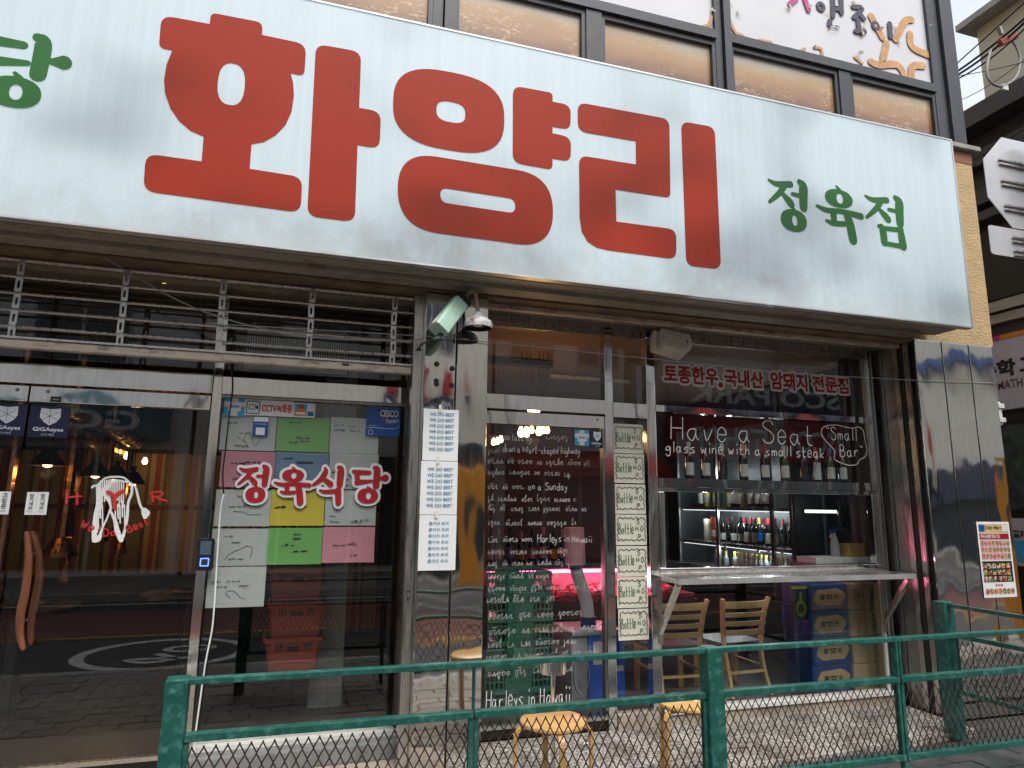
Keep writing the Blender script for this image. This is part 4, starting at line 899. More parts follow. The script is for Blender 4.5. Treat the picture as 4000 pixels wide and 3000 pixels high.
def zero(l, r, t, b, y, label):
    o, x0, x1, z0, z1 = sheet('payment_sticker', label, 'sticker', l, r, t, b, y, 'sky'); w, h = x1-x0, z1-z0
    for a, c in ((.0, .0), (.66, .0), (.33, .0), (.0, .5), (.66, .5), (.33, .72)):
        if (a, c) in ((.33, .0), (.0, .5), (.66, .5), (.33, .72)): MB().box(a*w, (a+.34)*w, -.0022, -.0014, c*h, (c+.27)*h).build('checker', 'pale', o)
    MB().box(.2*w, .82*w, -.003, -.0023, .27*h, .74*h).build('panel', 'shield', o); text('lettering', '제로페이', x0+.27*w, x0+.75*w, z0+.42*h, z0+.58*h, y-.0036, 'blue', o, bold=.03)
zero(C8(232), C8(380), D8(97), D8(230), G-.004, 'sky blue checkered payment sticker beside the camera notice'); zero(2245, 2301, 1680, 1740, G-.006, 'sky blue checkered payment sticker on the handwriting door')
o, x0, x1, z0, z1 = sheet('camera_notice', 'white camera recording notice with red lettering at the window top', 'sticker', C8(380), C8(730), D8(117), D8(230), G-.004, 'white'); w, h = x1-x0, z1-z0
k = MB(); ribbon(k, round_poly([(.04*w, .12*h, .01), (.3*w, .12*h, .01), (.3*w, .88*h, .01), (.04*w, .88*h, .01), (.04*w, .13*h, 0)], 3), .006, -.003, sm=False); k.build('pictogram_frame', 'navy', o)
k = MB(); ribbon(k, [(.09*w, .38*h), (.21*w, .38*h), (.21*w, .65*h), (.09*w, .65*h), (.09*w, .38*h)], .006, -.003, sm=False); k.poly([[(.22*w, .45*h), (.27*w, .36*h), (.27*w, .66*h), (.22*w, .58*h)]], -.0032); k.build('camera_pictogram', 'navy', o)
text('lettering', 'CCTV녹화중', x0+.35*w, x0+.97*w, z0+.24*h, z0+.76*h, G-.0075, 'red_ink', o, bold=.03)
o, x0, x1, z0, z1 = sheet('travel_card', 'small colourful travel card sticker right of the camera notice', 'sticker', C8(732), C8(886), D8(138), D8(240), G-.004, 'white'); w, h = x1-x0, z1-z0
MB().box(.04*w, .62*w, -.0022, -.0014, .08*h, .92*h).build('picture', 'sky', o); MB().poly([ell(.35*w, .72*h, .13*w, .15*h, 18)], -.003).build('picture_sun', 'red_ink', o)
MB().poly([[(.05*w, .1*h), (.61*w, .1*h), (.61*w, .45*h), (.3*w, .62*h), (.05*w, .5*h)]], -.0036).build('picture_roofs', 'orange', o); MB().box(.12*w, .55*w, -.0046, -.004, .2*h, .34*h).build('picture_bus', 'white', o); MB().box(.66*w, .95*w, -.0022, -.0014, .1*h, .42*h).build('picture_block', 'blue', o)
o, x0, x1, z0, z1 = sheet('payment_card', 'small blue and white payment card below the camera notice', 'sticker', C8(440), C8(548), D8(235), D8(378), G-.004, 'blue'); w, h = x1-x0, z1-z0
MB().box(.02*w, .98*w, -.0024, -.0014, .75*h, .98*h).build('header', 'white', o); MB().box(.2*w, .8*w, -.0024, -.0014, .08*h, .45*h).build('panel', 'white', o)
text('lettering', 'SCAN FOR OFFERS', x0+.12*w, x0+.88*w, z0+.6*h, z0+.66*h, G-.007, 'white', o)
# pest control plate: rounded blue plate
x0, x1, z0, z1 = BX(C8(1254), C8(1498), D8(168), D8(378), G-.006); o = thing('pest_control_plate', 'rounded blue company plate in the upper corner of the notes window', 'sign', (x0, G-.006, z0)); w, h = x1-x0, z1-z0
MB().poly([round_poly([(0, 0, .01), (w, 0, .03), (w, h, .005), (0, h, .04)], 5)], -.004, .001).build('plate', 'blue', o)
text('lettering', 'CESCO', x0+.4*w, x0+.93*w, z0+.68*h, z0+.9*h, G-.0115, 'white', o, bold=.02); text('lettering', 'Members', x0+.58*w, x0+.96*w, z0+.47*h, z0+.62*h, G-.0115, 'white', o, rot=.14)
k = MB(); ribbon(k, [(.45*w, .63*h), (.53*w, .585*h), (.62*w, .62*h)], .006, -.005); k.build('swoosh', 'red_ink', o)
k = MB(); ribbon(k, [(.03*w, .28*h), (.3*w, .29*h), (.75*w, .27*h), (.93*w, .31*h), (.98*w, .4*h)], .003, -.005); k.build('curve', 'white', o)
text('lettering', 'Space Care', x0+.08*w, x0+.3*w, z0+.33*h, z0+.38*h, G-.0115, 'white', o)
k = MB().poly([ell(.14*w, .13*h, .075*w, .075*w, 12), ell(.14*w, .13*h, .062*w, .062*w, 12)], -.005); k.build('seal', 'white', o)
# pull labels
for l, r, t, b, s1, s2_, lb in ((101, 142, 1922, 2011, '당\n기\n세\n요', 'PULL', 'pair'), (143, 186, 1922, 2011, '당\n기\n세\n요', 'PULL', 'pair'), (-6, 39, 1920, 2009, '고\n정\n문', 'FIXED', 'fixed')):
    o, x0, x1, z0, z1 = sheet('door_label', 'white pull label with grey Korean letters beside the wooden handle' if lb == 'pair' else 'white fixed door label with grey Korean letters', 'sticker', l, r, t, b, G-.006, 'white', 'pull labels on the door' if lb == 'pair' else None); w, h = x1-x0, z1-z0
    text('lettering', s1, x0+.28*w, x0+.72*w, z0+.25*h, z0+.92*h, G-.009, 'ink_grey', o, bold=.03); text('lettering', s2_, x0+.22*w, x0+.8*w, z0+.1*h, z0+.18*h, G-.009, 'ink_grey', o)
o, x0, x1, z0, z1 = sheet('phone_sticker', 'tiny black phone number sticker on the door top rail', 'sticker', 197, 238, 1549, 1571, G-.031, 'black'); text('lettering', '3493-0011', x0+.01, x1-.005, z0+.012, z1-.012, G-.034, 'offwhite', o)
o, x0, x1, z0, z1 = sheet('phone_sticker', 'tiny black phone number sticker on the jamb beside the pillar', 'sticker', 1588, 1602, 2308, 2340, .098, 'black'); text('lettering', '433-0124', x0+.004, x1-.004, z0+.01, z1-.01, .095, 'offwhite', o)
# fingerprint lock
x0, x1, z0, z1 = BX(769, 836, 2104, 2228, G-.05); o = thing('fingerprint_lock', 'black fingerprint lock with screen and glowing blue ring on the door post', 'lock', (x0, G-.036, z0)); w, h = x1-x0, z1-z0
MB().poly([round_poly([(0, 0, .02), (w, 0, .02), (w, h, .02), (0, h, .02)], 5)], -.03, -.001).build('casing', 'black', o)
M['screen'] = emat('lock_screen', (.03, .05, .07), .3); MB().box(.18*w, .82*w, -.0315, -.0302, .5*h, .93*h).build('screen', 'screen', o)
M['bluering'] = emat('blue_led', (.05, .1, 1), 3.); sq = lambda a: round_poly([(.27*w-a, .15*h-a, .006), (.73*w+a, .15*h-a, .006), (.73*w+a, .38*h+a, .006), (.27*w-a, .38*h+a, .006)], 4)
MB().poly([sq(.003), sq(-.003)], -.0315).build('light_ring', 'bluering', o); MB().poly([sq(-.006)], -.031).build('reader', 'dark', o)
# supermarket flyer on the right pillar
M['flyer_prod'] = None
def flyermat(n, base, sc, cols):
    m, N, L, b = newmat(n); g = N.new('ShaderNodeNewGeometry'); v = N.new('ShaderNodeTexVoronoi'); v.inputs['Scale'].default_value = sc; L.new(g.outputs['Position'], v.inputs['Vector'])
    s_ = N.new('ShaderNodeSeparateColor'); L.new(v.outputs['Color'], s_.inputs[0]); cr = N.new('ShaderNodeValToRGB'); cr.color_ramp.interpolation = 'CONSTANT'; e = cr.color_ramp.elements
    e[0].color = (*cols[0], 1); e[1].color = (*cols[1], 1); e[1].position = .2
    for i, c in enumerate(cols[2:]): x = e.new(.4+i*.6/max(1, len(cols)-2)); x.color = (*c, 1)
    L.new(s_.outputs[0], cr.inputs[0]); L.new(cr.outputs[0], b.inputs['Base Color']); b.inputs['Roughness'].default_value = .4; return m
M['prod_a'] = flyermat('flyer_meat', 0, 70, [(.5, .04, .06), (.6, .25, .25), (.1, .2, .06), (.55, .3, .1)])
M['prod_b'] = flyermat('flyer_grocery', 0, 55, [(.04, .03, .05), (.5, .05, .06), (.5, .45, .05), (.1, .25, .08), (.55, .5, .5)])
pA = [F(a, b, -.012) for a, b in ((3815, 2038), (3963, 2036), (3999, 2330), (3848, 2336))]
x0, x1, z0, z1 = pA[0].x, pA[0].x+.372, pA[3].z, pA[0].z
fl = thing('supermarket_flyer', 'colourful supermarket flyer taped to the right steel pillar', 'poster', (x0, -.006, z0)); w, h = x1-x0, z1-z0
MB().box(0, w, -.002, 0, 0, h).build('sheet', 'white', fl); MB().box(.05*w, .95*w, -.0035, -.0021, .85*h, .97*h).build('header', mat('flyer_header', (.6, .42, .2), .4), fl)
text('lettering', 'Daily Mart', x0+.24*w, x0+.74*w, z0+.885*h, z0+.945*h, -.0105, 'ink_green', fl, bold=.03); MB().box(.05*w, .22*w, -.0045, -.0036, .87*h, .96*h).build('corner_block', 'blue', fl); MB().box(.77*w, .94*w, -.0045, -.0036, .87*h, .96*h).build('corner_block', 'pale', fl)
MB().box(.05*w, .95*w, -.0035, -.0021, .765*h, .84*h).build('banner', mat('flyer_banner', (.3, .01, .02), .4), fl); text('lettering', '하나사면 하나 더', x0+.08*w, x0+.65*w, z0+.778*h, z0+.83*h, -.0105, 'pale', fl, bold=.03)
M['flyer_pink'] = mat('flyer_pink', (.62, .45, .5), .4); MB().box(.05*w, .95*w, -.0035, -.0021, .49*h, .76*h).build('product_field', 'flyer_pink', fl)
pd = MB().poly([ell(0, 0, .05*w, .035*h, 14, 2.6)], -.0042).build('product_picture', 'prod_a', fl); first = True
for j in range(3):
    for i in range(8):
        c = pd if first else pd.copy()
        if not first: COL.objects.link(c)
        first = False; c.location = (w*(.105+i*.113), 0, h*(.71-j*.085))
for i in range(7): c = pd.copy(); COL.objects.link(c); c.location = (w*(.115+i*.128), 0, h*.08); c.scale = (1.15, 1, 1.1)
MB().box(.05*w, .95*w, -.0035, -.0021, .2*h, .475*h).build('product_field', 'black', fl)
rn = random.Random(5)
for j in range(3):
    for i in range(6): a, c = .1+i*.145, .24+j*.085; MB().box((a-.055)*w, (a+.06)*w, -.0045, -.0036, (c-.03)*h, (c+.035)*h).build('product_picture', 'prod_b', fl)
text('lettering', '삼겹살', x0+.36*w, x0+.6*w, z0+.145*h, z0+.175*h, -.0095, 'red_ink', fl, bold=.03)

# ================================================================== fence
FY = -1.3
def meshpanel(x0, x1, z0, z1, name='mesh', axis='x'):
    k = MB(); cw, ch, tk = .0222, .084, .0052; n = int((x1-x0)/cw)+1; a = cw; rn = random.Random(int(x0*100))
    for i in range(n+1):
        xb = x0+i*cw; pts = []; j = 0; z = z0
        while z < z1+.001:
            sx = 1 if (i+j) % 2 == 0 else -1; xx = min(max(xb+sx*a*.46, x0), x1); pts.append((xx, 0, z)); pts.append((xx, 0, min(z+.007, z1+.002))); z += ch/2; j += 1
        k.tube(pts, tk/2*1.15, 4, False)
    return k
def rails(f, x0, x1):
    zt, zm, zb = .893, .672, .235
    return zt, zm, zb
ZT = F(2400, 2553, FY).z; ZM = F(1500, 2802, FY).z; ZBt = F(3514, 2946, FY).z
def fence_run(name, label, x0, x1, divs, posts):
    f = thing(name, label, 'fence', (x0, FY, GZ))
    for p in posts: B('post', p-.042, p+.042, FY-.04, FY+.045, GZ, ZT+.006, 'fence', f, bevel=.005)
    ed = sorted(posts)
    B('top_rail', x0-.02, x1+.02, FY-.02, FY+.02, ZT-.022, ZT+.003, 'fence', f, bevel=.004)
    segs = []; xs = [posts[0]+.0425] + [d for d in divs] + [posts[-1]-.0425 if len(posts) > 1 else x1]
    for a, b in zip(xs[:-1], xs[1:]):
        aa = a+.004 if a in divs else a; bb = b-.004 if b in divs else b
        B('middle_rail', aa, bb, FY-.022, FY+.022, ZM-.03, ZM, 'fence', f, bevel=.003); B('bottom_rail', aa, bb, FY-.022, FY+.022, ZBt-.03, ZBt, 'fence', f, bevel=.003)
        B('upright', aa, aa+.018, FY-.015, FY+.015, ZBt+.0005, ZM-.0305, 'fence', f); B('upright', bb-.018, bb, FY-.015, FY+.015, ZBt+.0005, ZM-.0305, 'fence', f)
        k = meshpanel(aa+.018, bb-.018, ZBt, ZM-.03); k.v = [(v[0]-x0, v[1], v[2]-GZ) for v in k.v]; tag(k.build('mesh', 'mesh', f), kind='stuff')
    for d in divs: B('upright', d-.003, d+.003, FY-.02, FY+.02, ZM+.0005, ZT-.0225, 'fence', f); B('foot', d-.016, d+.016, FY-.016, FY+.016, GZ, ZBt-.0305, 'fence', f)
    return f
xp1 = F(683, 2800, FY).x; xp2 = F(2782, 2700, FY).x
fence_run('green_fence', 'green steel fence with brown diamond mesh in front of the notes window and middle pillar', xp1, xp2-.05, [F(1850, 2700, FY).x], [xp1, xp2])
f2 = thing('x', None, None); bpy.data.objects.remove(f2)
XE = 4.70
fr = fence_run('green_fence', 'green steel fence with brown diamond mesh in front of the wine window and right pillar', xp2+.05, XE, [F(3512, 2700, FY).x], [XE])
for c in [c for c in fr.children if c.name.startswith(('middle_rail', 'bottom_rail', 'mesh', 'upright'))]: bpy.data.objects.remove(c)
dv = F(3512, 2700, FY).x
for a, b in ((xp2+.043, dv-.004), (dv+.004, XE-.043)):
    B('middle_rail', a, b, FY-.022, FY+.022, ZM-.03, ZM, 'fence', fr, bevel=.003); B('bottom_rail', a, b, FY-.022, FY+.022, ZBt-.03, ZBt, 'fence', fr, bevel=.003)
    B('upright', a, a+.018, FY-.015, FY+.015, ZBt+.0005, ZM-.0305, 'fence', fr); B('upright', b-.018, b, FY-.015, FY+.015, ZBt+.0005, ZM-.0305, 'fence', fr)
    k = meshpanel(a+.018, b-.018, ZBt, ZM-.03); l = fr.location; k.v = [(v[0]-l.x, v[1], v[2]-l.z) for v in k.v]; tag(k.build('mesh', 'mesh', fr), kind='stuff')
B('upright', dv-.018, dv-.003, FY-.02, FY+.02, ZM+.0005, ZT-.0225, 'fence', fr); B('upright', dv+.003, dv+.018, FY-.02, FY+.02, ZM+.0005, ZT-.0225, 'fence', fr)
# side run back to the pillar
fs = thing('green_fence', 'short green side fence running back to the right steel pillar', 'fence', (XE, -.3, GZ))
B('post', XE-.05, XE+.05, -.36, -.26, GZ, ZT+.012, 'fence', fs, bevel=.005)
B('top_rail', XE-.02, XE+.02, FY+.046, -.361, ZT-.022, ZT+.003, 'fence', fs); B('middle_rail', XE-.02, XE+.02, FY+.046, -.361, ZM-.03, ZM, 'fence', fs); B('bottom_rail', XE-.02, XE+.02, FY+.046, -.361, ZBt-.03, ZBt, 'fence', fs)
B('upright', XE-.012, XE+.012, -.40, -.385, ZBt+.0005, ZM-.0305, 'fence', fs)
k = meshpanel(FY+.05, -.40, ZBt, ZM-.03); k.v = [(v[1], v[0]+.3, v[2]-GZ) for v in k.v]; tag(k.build('mesh', 'mesh', fs), kind='stuff')

# ================================================================== stools and ashtray
def stool(px, py, y, label, rz):
    p = F(px, py, y); zt = p.z; s_ = thing('bentwood_stool', label, 'stool', (p.x, y, GZ+.03)); H = zt-GZ-.03
    MB().lathe([(0, H), (.165, H), (.176, H-.008), (.178, H-.02), (.168, H-.03), (0, H-.03)], n=32).build('seat', 'wood_y', s_, smooth=True)
    for q in range(4):
        a = rz+q*math.pi/2; d = Vector((math.cos(a), math.sin(a), 0)); t = Vector((-d.y, d.x, 0)); prof = smooth2([(.06, H-.037), (.14, H-.037), (.18, H-.045), (.2, H-.075), (.204, H-.12), (.207, .0)], 4); k = MB()
        vs = []
        for i, (rr_, zz) in enumerate(prof):
            a0 = prof[max(i-1, 0)]; a1 = prof[min(i+1, len(prof)-1)]; dd = Vector((a1[0]-a0[0], a1[1]-a0[1])).normalized(); nn = Vector((-dd.y, dd.x))*.009
            for sgn in (-1, 1):
                for tt in (-.016, .016): vs.append(d*(rr_+nn.x*sgn)+Vector((0, 0, zz+nn.y*sgn))+t*tt)
        m_ = len(prof); fs_ = []
        for i in range(m_-1):
            b0, b1 = i*4, i*4+4
            for u, v in ((0, 1), (1, 3), (3, 2), (2, 0)): fs_.append((b0+u, b0+v, b1+v, b1+u))
        fs_ += [(0, 2, 3, 1), ((m_-1)*4, (m_-1)*4+1, (m_-1)*4+3, (m_-1)*4+2)]
        k.add(vs, fs_); k.build('leg', 'wood_y', s_, bevel=.003)
    return s_
stool(2162, 2806, -.85, 'round birch stool beside the chrome ashtray stand behind the fence', R(-98))
stool(2690, 2735, -.72, 'round birch stool behind the thick green fence post', R(-70))
p = F(2160, 2600, -.62); at = thing('ashtray_stand', 'chrome ashtray stand between the fence and the handwriting door', 'ashtray', (p.x, -.62, -.035)); H = F(2160, 2563, -.62).z+.035
MB().lathe([(.055, H-.095), (.075, H-.09), (.078, H-.03), (.078, H-.01)], n=24).build('bowl', 'chrome', at, smooth=True)
MB().lathe([(0, H-.012), (.078, H-.01), (.083, H-.004), (.078, H), (.06, H+.003), (0, H-.002)], n=24).build('lid', 'chrome', at, smooth=True)
MB().tube([(0, 0, .015), (0, 0, H-.09)], .0125, 12).build('pole', 'chrome', at, smooth=True)
MB().lathe([(0, .03), (.03, .028), (.1, .012), (.115, 0)], n=28).build('base', 'steel_d', at, smooth=True)
# leaf on the platform
p = FZ(2885, 2925, -.033); k = MB(); k.add([(0, 0, 0), (.035, .02, .012), (.075, .0, .004), (.035, -.02, .01), (.037, 0, .004)], [(0, 4, 1), (1, 4, 2), (2, 4, 3), (3, 4, 0)])
o = tag(k.build('dry_leaf', mat('dry_leaf', (.11, .06, .035), .7)), 'dry brown leaf lying on the pebble platform', 'leaf'); o.location = p
p = FZ(2278, 2908, -.03); o = tag(MB().add([(0, 0, 0), (.02, .015, .012), (.045, .0, .003), (.02, -.015, .008)], [(0, 1, 2), (0, 2, 3)]).build('tissue_scrap', 'white'), 'crumpled white tissue scrap by the middle door', 'tissue'); o.location = p

# ================================================================== inside the shop
def plight(name, loc, e, col, r=.05):
    l = bpy.data.lights.new(name, 'POINT'); l.energy = e; l.color = col; l.shadow_soft_size = r
    o = bpy.data.objects.new(name, l); COL.objects.link(o); o.location = loc; return o
M['bulb'] = emat('warm_bulb', (1, .55, .2), 7.); M['copper'] = steel('copper_pipe', (.55, .24, .1), .25, .1); M['brass'] = steel('brass_duct', (.5, .36, .15), .3, .15)
M['smoked'] = mat('smoked_shade', (.03, .025, .02), .25); M['lampwhite'] = emat('lamp_tube', (.9, .97, 1), 2.5)
def stripes():
    m, N, L, b = newmat('striped_wall'); g = N.new('ShaderNodeNewGeometry'); sx = N.new('ShaderNodeSeparateXYZ'); L.new(g.outputs['Position'], sx.inputs[0])
    mu = N.new('ShaderNodeMath'); mu.operation = 'MULTIPLY'; mu.inputs[1].default_value = 2.6; L.new(sx.outputs['X'], mu.inputs[0]); fr_ = N.new('ShaderNodeMath'); fr_.operation = 'FRACT'; L.new(mu.outputs[0], fr_.inputs[0])
    cr = N.new('ShaderNodeValToRGB'); cr.color_ramp.interpolation = 'CONSTANT'; e = cr.color_ramp.elements; e[0].color = (.34, .25, .1, 1); e[1].position = .42; e[1].color = (.16, .09, .04, 1)
    for p_, c in ((.52, (.5, .36, .13, 1)), (.66, (.35, .06, .025, 1)), (.82, (.5, .37, .14, 1)), (.9, (.2, .12, .05, 1))): x = e.new(p_); x.color = c
    L.new(fr_.outputs[0], cr.inputs[0]); L.new(cr.outputs[0], b.inputs['Base Color']); b.inputs['Roughness'].default_value = .6; return m
M['stripes'] = stripes()
WY = 4.3
wtop = F(700, 1775, WY).z
B('striped_wall', -4.3, .93, WY, WY+.1, .03, wtop, 'stripes', bld); B('wall_rail', -4.3, .93, WY-.03, WY-.001, F(700, 1990, WY).z, F(700, 1972, WY).z, mat('red_rail', (.16, .035, .02), .5), bld)
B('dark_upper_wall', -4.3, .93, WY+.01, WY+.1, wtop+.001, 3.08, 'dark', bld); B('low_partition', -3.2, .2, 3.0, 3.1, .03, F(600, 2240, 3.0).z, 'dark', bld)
i = 0
for (a, b, y, kind) in ((190, 1785, 1.9, 0), (375, 1832, 2.6, 0), (455, 1847, 3.1, 0), (520, 1866, 3.5, 0), (420, 1747, 3.3, 1), (495, 1780, 3.7, 1), (566, 1801, 4.0, 1)):
    p = F(a, b, y); where = ('in front of the copper pipes', 'behind the tooth drawing', 'above the tooth drawing', 'beside the striped wall')
    if kind == 0:
        o = thing('pendant_lamp', f'lit smoked cone pendant lamp {where[i]} inside the entrance door', 'lamp', p); i += 1
        MB().lathe([(.13, -.07), (.05, .05), (.02, .07)], n=20).build('shade', 'smoked', o, smooth=True); MB().tube([(0, 0, .07), (0, 0, 3.08-p.z)], .005, 6).build('cord', 'black', o); MB().tube([(0, 0, .06), (0, 0, .12)], .025, 10).build('socket', 'black', o)
        MB().lathe([(0, -.085), (.03, -.075), (.042, -.045), (.03, -.01), (.015, .02)], n=14).build('bulb', 'bulb', o, smooth=True)
        if i in (1, 2, 4): plight('pendant_light', p+Vector((0, 0, -.13)), .9, (1, .62, .28), .05)
    else:
        o = thing('bare_bulb', 'small bare bulb hanging under the brass duct', 'lamp', p, 'bare bulbs under the duct'); MB().lathe([(0, -.04), (.022, -.03), (.03, 0), (.012, .04)], n=12).build('bulb', 'bulb', o, smooth=True); MB().tube([(0, 0, .04), (0, 0, 3.05-p.z)], .004, 6).build('cord', 'black', o)
for a, y, r_, t, b in ((62, 2.0, .05, 1720, 2300), (300, 2.4, .06, 1650, 2100), (312, 2.8, .03, 1780, 2200), (432, 3.2, .035, 1760, 2050), (508, 3.6, .03, 1790, 2100)):
    p0, p1 = F(a, t, y), F(a-10, b, y); k = MB(); n = 26 if r_ > .045 else 2
    k.lathe([(r_*(1+.08*(q % 2)), p1.z+(3.05-p1.z)*q/n) for q in range(n+1)], n=12); k.lathe([(0, p1.z-.16), (r_*2.2, p1.z-.16), (r_*2.2, p1.z-.12), (r_*1.2, p1.z), (r_, p1.z+.01)], n=14)
    o = tag(k.build('exhaust_pipe', 'copper'), 'copper exhaust pipe hanging over a grill table inside the entrance', 'pipe', 'copper exhaust pipes over the tables'); o.location = (p0.x, y, 0)
for pts, r_ in ((((240, 1610, 2.2), (330, 1710, 2.8), (490, 1770, 4.1)), .09), (((270, 1590, 1.8), (420, 1660, 2.6), (530, 1725, 3.6)), .08)):
    P = smooth2([tuple(F(*q)) for q in pts], 12); tag(MB().tube(P, [r_*(1+.06*(j % 2)) for j in range(len(P))], 14).build('spiral_duct', 'brass', smooth=False), 'brass spiral duct running under the dark ceiling, %s one' % ('thick' if r_ > .085 else 'thin'), 'duct')
for x, y, nm in ((-2.0, 1.7, 'nearest the copper pipe'), (-.9, 2.3, 'behind the tooth drawing')):
    o = thing('grill_table', f'dark round grill table {nm} inside the entrance', 'table', (x, y, .03)); MB().lathe([(0, .76), (.4, .76), (.42, .74), (.4, .72), (0, .72)], n=28).build('top', steel('dark_table_steel', (.04, .038, .035), .3, .1), o, smooth=True)
    MB().tube([(0, 0, 0), (0, 0, .72)], .07, 14).build('pedestal', 'black', o); MB().lathe([(.14, .761), (.16, .78), (.12, .785)], n=20).build('grill_ring', 'brass', o)
# heater behind the upper glass
x0, x1, z0, z1 = BX(955, 1365, 1290, 1462, .62); o = thing('air_curtain', 'grey slatted air curtain unit behind the glass over the notes window', 'air curtain', (x0, .56, z0)); w, h = x1-x0, z1-z0
M['greyplastic'] = mat('grey_appliance', (.3, .32, .34), .4); MB().box(0, w, 0, .15, 0, h).build('body', 'black', o, bevel=.01); MB().box(.02*w, .98*w, -.012, -.001, .78*h, .97*h).build('upper_band', 'greyplastic', o); MB().box(.02*w, .98*w, -.02, -.001, .02*h, .15*h).build('lower_band', 'greyplastic', o)
sl = MB().box(-.003, .003, -.01, -.001, .18*h, .74*h).build('slat', 'greyplastic', o)
for q in range(44):
    c = sl if q == 0 else sl.copy()
    if q: COL.objects.link(c)
    c.location.x = .03*w+q*.94*w/43
# crates
def crate(name, label, cat, group, w, d, h, m):
    o = thing(name, label, cat, (0, 0, 0), group); t = .012
    MB().box(0, w, 0, d, 0, t).build('base', m, o)
    for sx in (0, 1): MB().box(0 if sx == 0 else w-t, t if sx == 0 else w, t, d-t, t+.001, h).build('end', m, o)
    for y0 in (0, d-t):
        k = MB(); nh = 3
        for q in range(nh+1): k.box(0, w, y0, y0+t, t+.001+(h-t-.012)*q/nh, t+.012+(h-t-.012)*q/nh)
        for q in range(int(w/.035)+1): xq = min(q*.035, w-.012); k.box(xq, xq+.010, y0+.001, y0+t-.001, t, h-.012)
        k.box(0, w, y0-.006, y0+t, h-.03, h); k.box(w*.3, w*.7, y0-.001, y0+t, t, h-.01); k.build('slotted_side', m, o)
    return o
M['green_crate'] = mat('green_crate_plastic', (.022, .11, .075), .45, var=.1); M['red_crate'] = mat('red_crate_plastic', (.33, .05, .025), .5, var=.08)
g0 = crate('green_crate', 'slotted green plastic crate in the stack behind the handwriting door', 'crate', 'green crates behind the handwriting door', .53, .36, .185, 'green_crate')
gx = F(1905, 2500, .75).x-.02; gz = .03
for q in range(6):
    c = g0 if q == 0 else copy_tree(g0); c.location = (gx+random.uniform(-.01, .01), .72+random.uniform(-.01, .01), gz+q*.172)
def tub(label):
    o = thing('red_tub', label, 'tub', (0, 0, 0), 'red tubs in the stack'); k = MB(); w0, w1, h = .17, .2, .26
    a = round_poly([(-w0, -.14, .04), (w0, -.14, .04), (w0, .14, .04), (-w0, .14, .04)], 3); b = round_poly([(-w1, -.17, .04), (w1, -.17, .04), (w1, .17, .04), (-w1, .17, .04)], 3); n = len(a)
    k.add([(p[0], p[1], 0) for p in a]+[(p[0], p[1], h) for p in b], [(i, (i+1) % n, n+(i+1) % n, n+i) for i in range(n)]); k.add([(p[0], p[1], 0) for p in a], [tuple(range(n))[::-1]]); k.build('body', 'red_crate', o)
    k = MB(); c = [(p[0]*1.09, p[1]*1.09) for p in b]; k.add([(p[0], p[1], h-.03) for p in c]+[(p[0], p[1], h) for p in c]+[(p[0], p[1], h) for p in b], [(i, (i+1) % n, n+(i+1) % n, n+i) for i in range(n)]+[(n+i, n+(i+1) % n, 2*n+(i+1) % n, 2*n+i) for i in range(n)]); k.build('rim', 'red_crate', o)
    MB().box(-.045, .045, -.168, -.155, .17, .2).build('hand_hole', 'black', o)
    for q in (-.12, -.1, -.08, .08, .1, .12): MB().box(q-.004, q+.004, -.174, -.155, .175, .225).build('slot', 'black', o)
    return o
t0 = tub('red plastic tub in the stack under the coloured notes'); tp = F(1140, 2600, 1.15)
for q in range(4):
    c = t0 if q == 0 else copy_tree(t0); c.location = (tp.x+.01*(q % 2), 1.15, tp.z-.03+q*.245)
tag(B('white_pillar', F(1222, 2400, 1.3).x, F(1350, 2400, 1.3).x, 1.3, 1.55, .03, 3.07, mat('grey_column', (.3, .3, .27), .6)), 'grey square column beside the red tubs', 'column')
# meat display case
M['pink'] = emat('pink_tube', (1, .12, .3), 7.); M['meat'] = mat('red_meat', (.42, .03, .05), .35, var=.5, scale=22, bump=.6, bscale=25); M['pinktube'] = mat('pink_tube_cover', (.82, .42, .5), .6); M['case'] = mat('black_case', (.02, .014, .016), .3)
MY = 1.55; mz = F(2100, 2360, MY).z; mt = F(2100, 2246, MY).z; mx0, mx1 = 1.1, 3.75
o = thing('meat_display_case', 'long black meat display case with pink lighting behind the crates and chairs', 'display case', (mx0, MY, .03))
B('base', mx0, mx1, MY, MY+.75, .03, mz, 'case', o); B('tray', mx0+.02, mx1-.02, MY+.03, MY+.7, mz+.001, mz+.05, 'meat', o); B('back_panel', mx0, mx1, MY+.72, MY+.75, mz+.001, mt+.04, 'pinktube', o); B('top', mx0, mx1, MY+.12, MY+.75, mt+.041, mt+.075, 'case', o); B('front_glass', mx0, mx1, MY, MY+.006, mz+.002, mt+.04, 'film_glass', o)
B('light_tube', mx0+.03, mx1-.03, MY+.14, MY+.17, mt+.0, mt+.025, 'pink', o)
k = MB(); rn = random.Random(9)
for q in range(120): k.lathe([(0, .05), (.05, .03), (.06, 0)], c=(rn.uniform(.1, 2.5), rn.uniform(.08, .6), mz+.02+rn.uniform(0, .03)), n=7)
tag(k.build('meat_cuts', 'meat', o), kind='stuff')
for x in (1.8, 2.9): plight('case_light', (x, MY+.3, mt-.06), 5, (1, .25, .4), .1)
